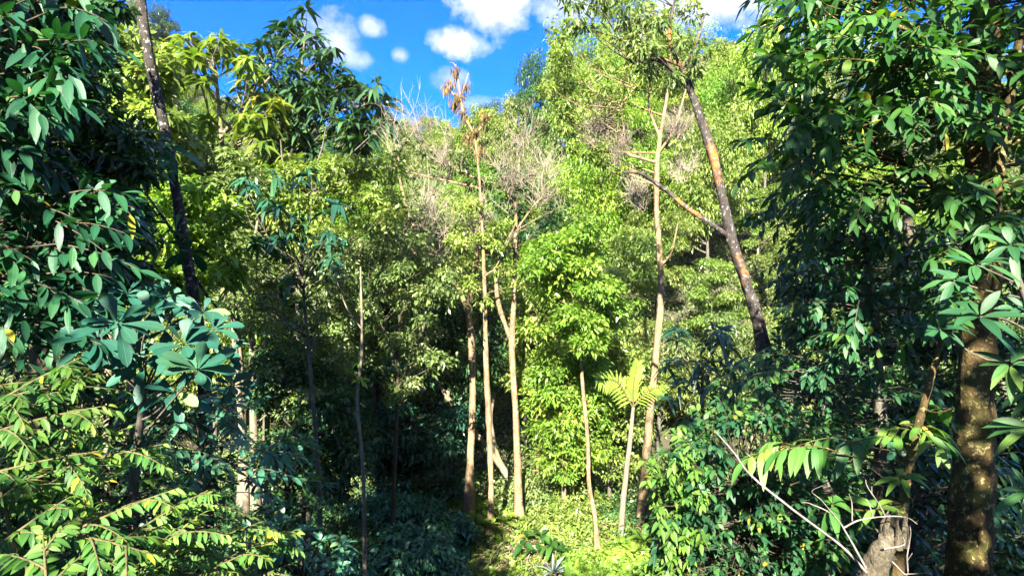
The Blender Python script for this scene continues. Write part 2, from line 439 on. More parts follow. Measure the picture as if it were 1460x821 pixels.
M['grey_blade'] = leaf_mat('leaf_grey_blade', S4((.10, .15, .13), (.15, .20, .18), (.2, .25, .22), (.25, .28, .24)), 0.15, rough=.5)
M['dry'] = leaf_mat('dry_stalks', S4((.16, .12, .06), (.26, .20, .10), (.34, .28, .15), (.42, .36, .22)), 0.2, rough=.8)
M['moss'] = leaf_mat('hanging_moss', S4((.045, .026, .010), (.08, .048, .014), (.12, .08, .02), (.17, .13, .03)), 0.2, rough=.9)
M['twig'] = leaf_mat('bare_twig', S4((.12, .10, .07), (.17, .14, .10), (.21, .175, .13), (.24, .205, .15)), 0.0, rough=.9)
M['bark_speck'] = bark_mat('bark_speckled', (.016, .014, .011), (.04, .034, .026), (.03, .028, .016), 1.0, .6, (.26, .26, .23), stretch=.6, bump=1.0)
M['bark_orange'] = bark_mat('bark_orange', (.09, .06, .03), (.22, .155, .085), (.25, .165, .065), 1.0, .56, (.21, .19, .15), bump=1.0)
M['bark_pale'] = bark_mat('bark_pale', (.10, .085, .06), (.19, .16, .11), (.10, .10, .04), 1.0, .56)
M['bark_dark'] = bark_mat('bark_dark', (.03, .025, .018), (.07, .055, .035), (.06, .06, .025), 1.0, .55)
M['bark_patch'] = bark_mat('bark_patchy', (.02, .017, .015), (.05, .042, .035), (.24, .10, .025), 1.1, .51, (.15, .14, .13), bump=1.0)
M['bark_moss'] = bark_mat('bark_mossy', (.03, .021, .008), (.075, .05, .016), (.06, .065, .015), 1.2, .5, (.24, .20, .08), stretch=.6, bump=1.0)
M['bark_stump'] = bark_mat('bark_stump', (.055, .045, .03), (.12, .10, .065), (.19, .165, .12), 5.0, .55, (.03, .035, .015), stretch=.5, bump=1.0)
M['bark_grey'] = bark_mat('bark_grey', (.05, .045, .035), (.10, .09, .07), (.05, .055, .02), 1.0, .55)
M['bark_white'] = bark_mat('bark_white', (.12, .105, .09), (.19, .17, .155), (.09, .075, .055), 2.0, .62, bump=.3)
M['stem'] = bark_mat('green_stem', (.05, .05, .018), (.09, .075, .03), (.06, .045, .02), 3.0, .55, bump=.1)

gm = bpy.data.materials.new('forest_floor'); gm.use_nodes = True; T = NT(gm.node_tree); T.n.clear()
tcn = T.new('ShaderNodeTexCoord'); o_ = tcn.outputs['Object']
c1 = T.ramp(T.noise(o_, 2.2, 8, .7), [(.32, (.012, .010, .006)), (.5, (.032, .026, .013)), (.6, (.022, .032, .010)), (.72, (.05, .042, .022))])
c1 = T.mix(T.ramp(T.noise(o_, 22, 5, .7), [(.5, 0.0), (.66, .6)]), c1, (.065, .052, .032, 1))
pr = T.new('ShaderNodeBsdfPrincipled'); pr.inputs['Roughness'].default_value = .95; T.put(pr.inputs['Base Color'], c1)
bp = T.new('ShaderNodeBump'); bp.inputs['Strength'].default_value = 1; bp.inputs['Distance'].default_value = .06
T.put(bp.inputs['Height'], T.noise(o_, 9, 8, .75)); T.l.new(bp.outputs[0], pr.inputs['Normal'])
out = T.new('ShaderNodeOutputMaterial'); T.l.new(pr.outputs[0], out.inputs['Surface'])

# ---------------------------------------------------------------- terrain
gx = np.concatenate([np.linspace(-200, -45, 40), np.linspace(-42, 42, 113), np.linspace(45, 200, 40)])
gy = np.concatenate([np.linspace(-60, -6, 16), np.linspace(-5, 40, 91), np.linspace(41, 200, 80)])
X, Y_ = np.meshgrid(gx, gy, indexing='ij'); Z = ground(X, Y_)
ii = np.arange(X.size).reshape(X.shape)
mb = MB(); mb.add(np.stack([X, Y_, Z], -1), np.stack([ii[:-1, :-1], ii[1:, :-1], ii[1:, 1:], ii[:-1, 1:]], -1))
g = mb.build('ground', gm); g['kind'] = 'structure'

# ---------------------------------------------------------------- hillside trees (prototypes and copies)
def proto_tree(seed, H, cr, base, nclump, per, leafL, mat, bark, flat=.6, shape='round', droop=.35, trunk_r=.16):
    global rng
    keep = rng; rng = np.random.default_rng(seed)
    root = thing('hillside_tree', 'x', 'tree', (0, 0, 0))
    mt, mc = MB(), MB()
    lean = rng.normal(size=2) * 0.05 * H
    pts = [(0, 0, -.6), (lean[0] * .2, lean[1] * .2, H * .25), (lean[0] * .6, lean[1] * .6, H * .55), (lean[0], lean[1], H * .82)]
    p, r = trunk_tube(mt, pts, [trunk_r, trunk_r * .8, trunk_r * .55, trunk_r * .2], 8, .05)
    q = rdir(nclump); rad = rng.random(nclump) ** .4
    h0 = H * base; hc = (H - h0) / 2
    C = np.stack([q[:, 0] * rad * cr, q[:, 1] * rad * cr, h0 + hc + q[:, 2] * rad * hc], 1)
    if shape == 'cone': C[:, :2] *= (1.15 - 0.8 * (C[:, 2:3] - h0) / (2 * hc))
    if shape == 'flat': C[:, 2] = h0 + hc * 1.1 + (np.round(q[:, 2] * rad * 2.2) / 2.2 + rng.normal(size=nclump) * .16) * hc
    C[:, :2] += lean * .7
    Rr = (0.16 + .10 * rng.random(nclump)) * cr * 1.55
    connect(mt, p, r, C, .05, .5, .012, 4)
    clumps(mc, C, Rr, per, leafL, leafL * .48, flat, droop, 'far', .8, .45)
    a = mt.build('trunk', M[bark], root); b = mc.build('crown', M[mat], root)
    rng = keep
    return root


def copy_thing(root):
    c = root.copy(); COL.objects.link(c)
    for ch in list(root.children):
        k = ch.copy(); COL.objects.link(k); k.parent = c
    return c


PROTO = [
    (proto_tree(1, 10, 3.6, .28, 52, 400, .20, 'sunny', 'bark_grey'), 10, 'rounded'),
    (proto_tree(2, 11, 3.2, .25, 50, 400, .22, 'sunny', 'bark_pale', .5, 'flat', .5), 11, 'layered'),
    (proto_tree(3, 12, 3.0, .22, 52, 400, .19, 'olive', 'bark_grey', .7, 'cone'), 12, 'pointed'),
    (proto_tree(4, 9, 3.9, .25, 56, 400, .18, 'fresh', 'bark_pale', .55, 'round', .25), 9, 'spreading'),
    (proto_tree(5, 11, 3.3, .22, 52, 400, .20, 'deep', 'bark_dark', .65, 'round', .45), 11, 'dense'),
    (proto_tree(6, 10, 3.8, .30, 44, 320, .23, 'olive', 'bark_grey', .5, 'flat', .6), 10, 'loose'),
]
used = [False] * len(PROTO)


def skyline(px):
    xs = [-60, 150, 200, 245, 300, 400, 480, 560, 640, 700, 735, 760, 800, 860, 950, 1040, 1100, 1200, 1520]
    ys = [-60, -40, -30, 60, 120, 150, 170, 155, 160, 150, 138, 75, 50, 20, 15, 38, -10, -60, -80]
    return np.interp(px, xs, ys)


placed = []
WORDS = {0: 'yellow-green', 1: 'bright green', 2: 'olive green', 3: 'lime green', 4: 'dark green', 5: 'grey-green'}
TINTS = [(1, 1, 1), (1.15, 1.1, .9), (.85, .95, .9), (1.1, 1.2, .8), (.9, .85, .95)]
def put_tree(k, px, Y, hgt, rot=None, tint=None, wide=1.0):
    root, H, shp = PROTO[k]
    c = root if not used[k] else copy_thing(root)
    used[k] = True
    x = (px - 730) / F * Y; z = float(ground(x, Y)); s = hgt / H
    c.location = (x, Y, z); c.rotation_euler = (0, 0, rng.random() * 6.28 if rot is None else rot); c.scale = (s * wide, s * wide, s)
    t = TINTS[rng.integers(len(TINTS))] if tint is None else tint
    for ch in c.children:
        if ch.name.startswith('crown'): ch.color = (*t, 1)
    py = 410.5 - (z + hgt * .75) / Y * F
    placed.append([c, k, shp, px, py, Y, hgt])
    return c


for Y, step, hmin, hmax in [(31, 118, 6.5, 9), (37, 104, 7, 10), (44, 92, 7, 11), (52, 84, 7, 11), (61, 76, 7.5, 11.5), (71, 70, 8, 12), (83, 64, 8, 12), (97, 60, 8, 12), (112, 56, 8, 12)]:
    px = 40 + rng.random() * step
    while px < (1440 if Y < 90 else 330):
        yy = Y + rng.normal() * 2.0; pp = px + rng.normal() * 12
        x = (pp - 730) / F * yy; gz = float(ground(x, yy))
        top = skyline(pp) + 4 + 12 * rng.random()
        hcap = (410.5 - top) / F * yy - gz
        h = min(hmin + (hmax - hmin) * rng.random(), hcap)
        if h > 3.5:
            side = abs(pp - 730) / 600
            k = int(rng.choice(6, p=[.24, .18, .17, .17, .10, .14]))
            put_tree(k, pp, yy, h)
        px += step * .8 * (0.85 + .3 * rng.random())
# skyline trees
for k, px, Y, top in [(4, 228, 105, 5), (2, 200, 100, -20), (5, 262, 108, 70), (1, 690, 62, 152), (0, 640, 66, 168), (4, 700, 90, 140), (2, 600, 80, 160), (0, 560, 75, 162),
                      (4, 768, 60, 66), (2, 800, 56, 45), (0, 745, 58, 125), (3, 838, 62, 28), (0, 885, 66, 12), (1, 930, 70, 10), (3, 985, 68, 25), (3, 1062, 50, 50), (0, 1090, 46, -5), (1, 1030, 56, 60), (2, 1150, 44, -40), (3, 860, 40, 120), (0, 1010, 40, 130)]:
    x = (px - 730) / F * Y; hh = (410.5 - top) / F * Y - float(ground(x, Y))
    put_tree(k, px, Y, hh, wide=min(1.0, 9 / hh) if hh > 9 else 1.0)


def wherex(px):
    for lim, w in [(235, 'behind the speckled slanting trunk'), (330, 'behind the yellow fan-leaved treetop'), (440, 'behind the dark fan-leaved treetop'), (540, 'right of the fan-leaved treetops'),
                   (625, 'behind the bare grey-twigged crown'), (705, 'behind the moss-hung dead snag'), (780, 'behind the forked bare-topped trunk'), (870, 'above the thin wavy orange trunk'),
                   (960, 'behind the tall dark-limbed tree'), (1060, 'beside the patchy leaning trunk'), (1150, 'beside the mossy tree\'s crown')]:
        if px < lim: return w
    return 'through the mossy tree\'s crown'


def finish_labels():
    seen = {}
    for c, k, shp, px, py, Y, h in placed:
        band = 'on the far ridge' if Y > 78 else 'high on the slope' if Y > 57 else 'mid-slope' if Y > 41 else 'low on the slope'
        c['category'] = 'tree'; c['group'] = 'trees on the sunlit hillside'
        lab = f'{WORDS[k]} {shp} tree {band} {wherex(px)}'
        seen.setdefault(lab, []).append((px, c))
    for lab, l in seen.items():
        l.sort(key=lambda a: a[0])
        names = [''] if len(l) == 1 else ['left-hand ', 'right-hand '] if len(l) == 2 else [f'{w} ' for w in ('first', 'second', 'third', 'fourth', 'fifth', 'sixth', 'seventh')]
        for (px, c), nm in zip(l, names): c['label'] = nm + lab
finish_labels()

# undergrowth covering the slopes: nobody could count it
mu = MB(); n = 9000
uu = -0.95 + 1.9 * rng.random(n); yy = 24 + 75 * rng.random(n) ** 1.3; xx = uu * yy
C = np.stack([xx, yy, ground(xx, yy) + .4], 1)
clumps(mu, C, .7 + .8 * rng.random(n), 40, .22, .11, .7, .4, 'far', .9, .5)
u = mu.build('undergrowth', M['olive']); u['kind'] = 'stuff'; u['label'] = 'low leafy undergrowth covering the forest slope'; u['category'] = 'undergrowth'


# ---------------------------------------------------------------- guided trees
SLIM = {'tall_tree': .5, 'forked_tree': .5, 'dead_snag': .46, 'bare_topped_tree': .5, 'wavy_tree': .5, 'leaning_tree': .6, 'thin_sapling': .8}


def guided(name, label, cat, trunk, bark, limbs=(), group=None, sides=12, flare=.8, rough=.09, to_ground=True, slim=.62):
    slim = SLIM.get(name, slim)
    pts = [P(a, b, c) for a, b, c, w in trunk]; rad = [w * slim / 2 / F * c for a, b, c, w in trunk]
    gz = float(ground(pts[0][0], pts[0][1]))
    if to_ground and pts[0][2] > gz + .05:
        pts.insert(0, np.array([pts[0][0] * 1.0, pts[0][1], gz - .15])); rad.insert(0, rad[0] * 1.1)
    root = thing(name, label, cat, pts[0], group)
    mt = MB()
    p, r = trunk_tube(mt, pts, rad, sides, rough, 7, flare)
    allp, allr = [p], [r]
    for lb in limbs:
        q = [P(a, b, c) for a, b, c, w in lb]; qr = [w * min(1, slim * 1.1) / 2 / F * c for a, b, c, w in lb]
        d = np.linalg.norm(p - q[0], axis=1); q[0] = p[int(np.argmin(d))]
        p2, r2 = trunk_tube(mt, q, qr, 8, rough, 6)
        allp.append(p2); allr.append(r2)
    root_parts = dict(mt=mt, p=np.concatenate(allp), r=np.concatenate(allr), root=root, bark=bark)
    return root_parts


def done(G, crown=None, mat=None, twigs=None, part='crown', mats=None):
    G['mt'].build('trunk', M[G['bark']], G['root'])
    if crown is not None: crown.build(part, M[mat], G['root'])
    if twigs is not None: twigs.build('bare_twigs', M['twig'], G['root'])
    return G['root']


def clump_tree(name, label, trunk, bark, poly, n, Yr, rpx, per, L, mat, limbs=(), group=None, cat='tree', flat=.6, droop=.35, prof='far', wr=.48, r0=.05, rise=.5, bare=None, extra=None):
    G = guided(name, label, cat, trunk, bark, limbs, group)
    C = targets(poly, n, *Yr); R = rpx / F * C[:, 1] * (.7 + .6 * rng.random(n))
    connect(G['mt'], G['p'], G['r'], C, r0, rise, .008)
    mc = MB(); clumps(mc, C, R, per, L, L * wr, flat, droop, prof, .8, .45)
    tw = None
    if bare:
        tw = MB()
        for (a, b, c, rp, nn) in bare:
            cc = P(a, b, c); connect(G['mt'], G['p'], G['r'], [cc - UP * rp / F * c * .8], r0, rise)
            q = cc + rdir(7) * rp / F * c * .45
            twigfan(tw, q, rp / F * c * .62, nn // 7, .011, sub=3)
    return done(G, mc, mat, tw)


# --- fan-leaved trees at the upper left
def fan_tree(label, trunk, bark, poly, n, Yr, L, mat, limbs=(), group='fan-leaved trees on the left slope'):
    G = guided('fan_leaved_tree', label, 'tree', trunk, bark, limbs, group)
    C = targets(poly, n, *Yr)
    connect(G['mt'], G['p'], G['r'], C, .05, .7, .010)
    mc = MB()
    rosettes(mc, C, UP + rng.normal(size=C.shape) * .3, 11, L * (.75 + .5 * rng.random(n)), L * .27, .75, .25, 'long', 1)
    return done(G, mc, mat)


fan_tree('yellow-green tree with drooping fan leaves against the sky', [(345, 560, 21, 14), (326, 330, 21, 11), (312, 150, 21, 8), (300, 50, 21, 4)], 'bark_pale',
         [(228, 75), (262, 45), (300, 22), (345, 55), (375, 90), (420, 150), (420, 260), (340, 330), (250, 300), (180, 240), (160, 130), (175, 60)], 190, (19.4, 22.6), .72, 'fan_light',
         [[(326, 330, 21, 9), (280, 210, 20.6, 6), (230, 110, 20.4, 3)], [(315, 200, 21, 8), (350, 150, 21, 5), (385, 110, 21, 3)]])
fan_tree('dark teal tree with drooping fan leaves topping the left skyline', [(380, 600, 22, 14), (402, 400, 22, 11), (420, 200, 22, 8), (436, 40, 22, 4)], 'bark_grey',
         [(352, 70), (400, 40), (432, 10), (462, 40), (482, 90), (530, 115), (575, 140), (560, 180), (530, 215), (470, 240), (395, 250), (358, 160)], 175, (20.6, 23.6), .72, 'fan_dark',
         [[(416, 230, 22, 9), (460, 170, 22, 6), (520, 150, 21.6, 3)], [(425, 160, 22, 6), (390, 110, 22, 4), (370, 80, 22, 3)]])
fan_tree('small shaded fan-leaved tree below the dark treetop', [(455, 700, 14, 10), (440, 500, 14, 8), (430, 380, 14, 4)], 'bark_grey',
         [(330, 250), (440, 240), (500, 300), (470, 420), (380, 470), (310, 400)], 34, (12.5, 14.5), .42, 'teal')

# --- mid-left trees with thin stems
clump_tree('slender_tree', 'slender tree with olive crown and twin pale stems right of the speckled trunk', [(350, 690, 17, 15), (330, 420, 17, 11), (322, 270, 17, 7)], 'bark_pale',
           [(240, 230), (350, 220), (400, 280), (400, 420), (300, 450), (235, 380)], 58, (16, 18.5), 27, 200, .17, 'olive', [[(335, 440, 17, 9), (365, 330, 17, 6), (372, 240, 17, 3)]], 'slender trees on the left slope')
clump_tree('slender_tree', 'slender tree with forked grey stem and yellowish crown below the dark treetop', [(430, 700, 18, 13), (425, 430, 18, 10), (425, 290, 18, 7)], 'bark_grey',
           [(380, 220), (480, 230), (560, 230), (560, 330), (480, 370), (390, 350)], 58, (17, 19.5), 27, 200, .17, 'sunny', [[(425, 290, 18, 7), (405, 240, 18, 4), (400, 200, 18, 3)], [(425, 280, 18, 7), (455, 225, 18, 4), (465, 180, 18, 2)]], 'slender trees on the left slope')
clump_tree('slender_tree', 'shaded slender tree with fine dark leaves left of the pale thin stem', [(365, 740, 21, 16), (360, 520, 21, 14), (358, 400, 21, 8)], 'bark_pale',
           [(360, 350), (480, 340), (500, 450), (470, 560), (400, 580), (350, 470)], 56, (19, 22), 30, 220, .17, 'olive', (), 'slender trees on the left slope')
clump_tree('slender_tree', 'shaded slender tree with dark stem and fine leaves behind the pale thin stem', [(540, 720, 24, 13), (535, 500, 24, 10), (530, 380, 24, 7)], 'bark_dark',
           [(470, 320), (580, 330), (620, 430), (600, 560), (500, 560), (460, 430)], 60, (22, 25), 30, 220, .18, 'olive', [[(535, 470, 24, 8), (565, 420, 24, 5), (590, 370, 24, 3)]], 'slender trees on the left slope')
clump_tree('slender_tree', 'dark low-branched tree filling the hollow left of the leaning trunk', [(585, 740, 25, 12), (580, 600, 25, 10), (575, 520, 25, 6)], 'bark_dark',
           [(490, 520), (600, 500), (660, 560), (665, 690), (560, 720), (480, 660)], 56, (22.5, 26), 30, 240, .20, 'teal', (), 'slender trees on the left slope')
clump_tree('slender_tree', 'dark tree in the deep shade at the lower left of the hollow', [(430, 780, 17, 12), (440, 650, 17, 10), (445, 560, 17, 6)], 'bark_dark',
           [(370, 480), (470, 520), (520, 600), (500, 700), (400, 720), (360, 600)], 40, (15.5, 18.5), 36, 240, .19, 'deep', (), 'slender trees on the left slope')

clump_tree('slender_tree', 'airy slender tree with glinting small leaves left of the pale thin stem', [(440, 720, 16, 10), (445, 560, 16, 8), (450, 430, 16, 5)], 'bark_grey',
           [(320, 370), (470, 330), (545, 420), (540, 520), (440, 560), (340, 520)], 36, (14.8, 17), 22, 170, .14, 'olive', [[(445, 540, 16, 5), (410, 460, 16, 4), (390, 400, 16, 2)]], 'slender trees on the left slope')
clump_tree('slender_tree', 'airy slender tree with glinting leaves between the pale thin stem and the forked orange trunk', [(560, 740, 18, 9), (565, 600, 18, 8), (570, 450, 18, 5)], 'bark_dark',
           [(520, 330), (640, 330), (650, 430), (630, 540), (560, 570), (520, 470)], 38, (17, 19.5), 22, 170, .15, 'olive', [[(565, 560, 18, 6), (600, 480, 18, 4), (615, 420, 18, 2)], [(566, 520, 18, 6), (535, 440, 18, 4), (525, 390, 18, 2)]], 'slender trees on the left slope')
# --- pale thin stem
G = guided('thin_sapling', 'thin pale bare stem standing alone before the dark hollow', 'tree', [(520, 770, 13, 7), (517, 660, 13, 6), (509, 570, 13, 6), (516, 500, 13, 4.5), (514, 380, 13, 3)], 'bark_pale', [[(516, 470, 13, 3), (495, 440, 13, 2), (480, 400, 13, 1.5)]], flare=.1, sides=8)
C = targets([(485, 490), (520, 480), (530, 540), (495, 550)], 5, 12.6, 13.3)
mc = MB(); connect(G['mt'], G['p'], G['r'], C, .02, .3, .004); rosettes(mc, C, UP, 7, .24, .075, .4, .2, 'near', 1); done(G, mc, 'fresh')

# --- the tall trunks in the middle
G = guided('forked_tree', 'orange-barked tree forking into a dark bare-limbed crown on its left', 'tree',
           [(668, 735, 22, 24), (671, 650, 22, 20), (674, 560, 22, 19), (672, 480, 22, 19), (668, 440, 22, 17), (676, 400, 22, 12), (684, 330, 22, 8), (690, 260, 22, 4)], 'bark_orange',
           [[(670, 445, 22, 15), (650, 405, 22, 10), (622, 380, 22, 8), (592, 362, 22, 7), (578, 330, 22, 5), (585, 305, 22, 4)],
            [(640, 395, 22, 8), (600, 340, 22, 7), (572, 265, 22, 8), (568, 225, 22, 6), (585, 195, 22, 4), (600, 172, 22, 3)],
            [(572, 265, 22, 7), (545, 235, 22, 5), (525, 210, 22, 3)], [(570, 240, 22, 6), (560, 200, 22, 4), (545, 172, 22, 3)]])
tw = MB(); mc = MB()
for a, b, rp, nn in [(560, 175, 34, 80), (600, 170, 44, 130), (640, 190, 34, 80), (585, 285, 50, 150), (635, 270, 50, 140), (600, 330, 44, 100), (560, 250, 34, 60), (670, 310, 40, 90), (620, 230, 36, 70)]:
    cc = P(a, b, 20.4 + rng.normal() * .4); q = cc + rdir(4) * rp / F * 22 * .6; twigfan(tw, q, rp / F * 22 * .85, int(nn * .36) // 4, .009, sub=3)
    connect(G['mt'], G['p'], G['r'], [cc - UP * rp / F * 22 * .6], .04, .3)
C = targets([(540, 220), (640, 180), (690, 240), (680, 360), (600, 350), (540, 290)], 18, 21, 23); clumps(mc, C, 22 / F * 22, 110, .2, .095, .5, .4, 'far', .8)
connect(G['mt'], G['p'], G['r'], C, .03, .4)
done(G, mc, 'olive', tw)

G = guided('dead_snag', 'tall dead tree with hanging brown moss on its broken top against the sky', 'dead tree',
           [(700, 762, 20, 17), (700, 690, 20, 16), (697, 600, 20, 17), (693, 510, 20, 17), (691, 420, 20, 12), (688, 330, 20, 8), (683, 250, 20, 6.5), (676, 195, 20, 6.5), (662, 165, 20, 9), (655, 130, 20, 7), (650, 92, 20, 4)], 'bark_orange',
           [[(658, 150, 20, 6), (643, 130, 20, 5), (634, 116, 20, 3)], [(657, 140, 20, 5), (664, 118, 20, 4), (668, 104, 20, 2)], [(676, 195, 20, 6), (696, 168, 20, 4), (700, 160, 20, 2)], [(652, 100, 20, 3), (646, 90, 20, 2), (641, 90, 20, 1)],
            [(690, 400, 20, 5), (707, 380, 20, 3), (722, 350, 20, 2)]])
mo = MB()
for a, b, s, n in [(650, 98, 7, 70), (645, 118, 8, 90), (636, 122, 7, 90), (656, 135, 8, 120), (648, 145, 10, 120), (664, 120, 6, 70), (660, 160, 9, 120), (690, 165, 9, 110), (676, 185, 10, 110), (684, 215, 9, 70), (668, 195, 9, 90)]:
    n = int(n * .55); c = P(a, b, 20) + rng.normal(size=(n, 3)) * s / F * 20 * .45
    leaves(mo, c, rng.normal(size=(n, 3)) * .25 - UP, rdir(n), (.14 + .34 * rng.random(n) ** 2), .03 + .05 * rng.random(n), .1, None, 'far')
C = targets([(650, 300), (690, 230), (740, 310), (750, 420), (700, 440), (650, 400)], 20, 19.0, 20.2); mv = MB(); clumps(mv, C, .42, 110, .15, .07, .6, .4, 'far', .8); connect(G['mt'], G['p'], G['r'], C, .02, .3, .006)
mv.build('climbing_vine', M['sunny'], G['root'])
G['mt'].build('trunk', M['bark_orange'], G['root']); mo.build('hanging_moss', M['moss'], G['root'])

G = guided('bare_topped_tree', 'pale-barked tree with twin stems and leafless twiggy top, right of the dead snag', 'tree',
           [(740, 740, 21.5, 20), (738, 660, 21.5, 18), (735, 580, 21.5, 17), (730, 500, 21.5, 18), (733, 420, 21.5, 12), (735, 340, 21.5, 11), (736, 270, 21.5, 7), (742, 220, 21.5, 4)], 'bark_orange',
           [[(730, 490, 21.5, 14), (716, 450, 21.5, 12), (708, 415, 21.5, 11), (712, 370, 21.5, 7), (735, 320, 21.3, 5)], [(735, 330, 21.5, 6), (760, 295, 21.5, 5), (785, 265, 21.5, 3)], [(737, 300, 21.5, 5), (716, 255, 21.5, 4), (700, 215, 21.5, 3)],
            [(735, 300, 21.5, 7), (731, 250, 21.5, 6), (729, 225, 21.5, 4)]])
tw = MB(); mc = MB()
for a, b, rp, nn in [(740, 200, 44, 140), (715, 215, 38, 90), (768, 225, 38, 100), (745, 255, 40, 100), (780, 270, 32, 70), (705, 280, 32, 60), (760, 320, 28, 50), (725, 330, 24, 40)]:
    q = P(a, b, 20.4 + rng.normal() * .4) + rdir(4) * rp / F * 21 * .6; twigfan(tw, q, rp / F * 21.5 * .85, int(nn * .36) // 4, .009, sub=3)
    connect(G['mt'], G['p'], G['r'], [q[0] - UP * .5], .04, .4)
C = targets([(690, 240), (800, 240), (800, 350), (700, 380)], 14, 20.8, 22.5); clumps(mc, C, 20 / F * 22, 110, .2, .095, .5, .4, 'far', .8)
done(G, mc, 'deep', tw)

G = guided('leaning_tree', 'yellowish leaning trunk with a broken top crossing behind the orange trunks', 'dead tree', [(738, 705, 24, 14), (718, 670, 24, 13), (690, 632, 24, 13), (660, 595, 24, 12), (641, 570, 24, 10), (625, 548, 24, 6)], 'bark_pale',
           [[(645, 575, 24, 9), (638, 568, 24, 12), (639, 556, 24, 11)], [(725, 680, 24, 12), (708, 645, 24, 11), (700, 600, 24, 8), (705, 560, 24, 4)]], flare=0, sides=10)
C = targets([(590, 490), (640, 500), (640, 560), (600, 560)], 8, 23.5, 24.5); mc = MB(); clumps(mc, C, .5, 120, .18, .09, .6); connect(G['mt'], G['p'], G['r'], C, .03, .3); done(G, mc, 'olive')

clump_tree('wavy_tree', 'thin wavy orange trunk with a light green crown', [(852, 790, 18.5, 14), (848, 735, 18.5, 13), (840, 690, 18.5, 12), (838, 630, 18.5, 11), (831, 550, 18.5, 10), (824, 470, 18.5, 8), (812, 400, 18.5, 6), (803, 350, 18.5, 3)], 'bark_orange',
           [(760, 350), (830, 320), (880, 380), (890, 450), (840, 500), (770, 480), (740, 410)], 60, (17.5, 19.8), 26, 260, .17, 'fresh')
clump_tree('young_tree', 'bright lime young tree with dense leaves between the twin-stemmed and wavy trunks', [(803, 750, 21, 9), (804, 660, 21, 8), (800, 560, 21, 5)], 'bark_orange',
           [(760, 490), (840, 480), (875, 560), (860, 650), (800, 680), (755, 610)], 70, (20, 22.3), 28, 260, .17, 'fresh', (), 'young trees around the clearing')
clump_tree('young_tree', 'olive young tree with thin trunk behind the forked bare-topped trunk', [(768, 720, 24, 8), (766, 600, 24, 7), (770, 480, 24, 4)], 'bark_orange',
           [(740, 420), (800, 400), (820, 480), (780, 560), (730, 540)], 44, (23, 25.5), 28, 240, .19, 'sunny', (), 'young trees around the clearing')
clump_tree('young_tree', 'small leafy tree just left of the thin palm', [(870, 740, 23, 8), (868, 660, 23, 7), (870, 560, 23, 4)], 'bark_grey',
           [(850, 470), (910, 460), (930, 560), (920, 660), (860, 690), (840, 600)], 56, (22, 24.5), 28, 240, .18, 'sunny', (), 'young trees around the clearing')
clump_tree('young_tree', 'mid-green young tree at the base of the leaning trunk', [(640, 740, 26, 8), (650, 640, 26, 7), (655, 560, 26, 4)], 'bark_grey',
           [(600, 400), (690, 390), (720, 480), (700, 560), (640, 560), (600, 500)], 50, (24.5, 27), 30, 240, .19, 'deep', (), 'young trees around the clearing')
clump_tree('young_tree', 'yellow-green young tree behind the orange forking trunk', [(640, 700, 28, 9), (640, 480, 28, 8), (640, 360, 28, 5)], 'bark_pale',
           [(580, 300), (680, 290), (720, 360), (700, 430), (620, 420), (570, 370)], 50, (26.5, 29.5), 32, 240, .21, 'sunny', (), 'young trees around the clearing')

# tall dark-limbed tree
G = guided('tall_tree', 'tall orange-based tree with dark twisting limbs and sparse airy crown', 'tree',
           [(912, 755, 20.5, 26), (919, 680, 20.5, 24), (927, 590, 20.5, 21), (934, 520, 20.5, 20), (942, 430, 20.5, 18), (941, 370, 20.5, 17), (936, 300, 20.5, 14), (937, 240, 20.5, 15), (942, 190, 20.5, 12), (952, 130, 20.5, 8), (958, 60, 20.5, 4)], 'bark_orange',
           [[(937, 235, 20.5, 10), (915, 226, 20.5, 8), (893, 216, 20.5, 7), (888, 175, 20.5, 6), (886, 150, 20.5, 5), (915, 115, 20.5, 4)], [(886, 152, 20.5, 5), (858, 135, 20.5, 4), (835, 122, 20.5, 3)],
            [(938, 220, 20.5, 8), (958, 190, 20.5, 7), (972, 150, 20.5, 5), (985, 100, 20.5, 3)], [(941, 380, 20.5, 8), (957, 360, 20.5, 5), (966, 320, 20.5, 3)], [(893, 216, 20.5, 5), (860, 215, 20.5, 4), (838, 200, 20.5, 2)],
            [(940, 200, 20.5, 8), (925, 150, 20.5, 6), (930, 100, 20.5, 4), (915, 40, 20.5, 3)]])
mc = MB(); tw = MB()
C = np.vstack([targets([(790, 30), (900, -10), (1000, -10), (1000, 60), (950, 130), (860, 130), (780, 80)], 44, 19, 22), targets([(760, 90), (880, 120), (900, 200), (840, 250), (780, 200)], 40, 20, 23)])
clumps(mc, C, 20 / F * 20 * (.6 + .7 * rng.random(len(C))), 90, .18, .065, .55, .45, 'far', .8); connect(G['mt'], G['p'], G['r'], C, .04, .5)
for a, b, rp, nn in [(850, 170, 40, 110), (885, 200, 38, 90), (960, 170, 38, 90), (975, 230, 32, 60), (905, 270, 34, 70), (990, 80, 28, 60)]:
    q = P(a, b, 20.5 + rng.normal() * .4) + rdir(4) * rp / F * 20 * .35; twigfan(tw, q, rp / F * 20 * .75, nn // 4, .011, sub=3)
done(G, mc, 'sunny', tw)

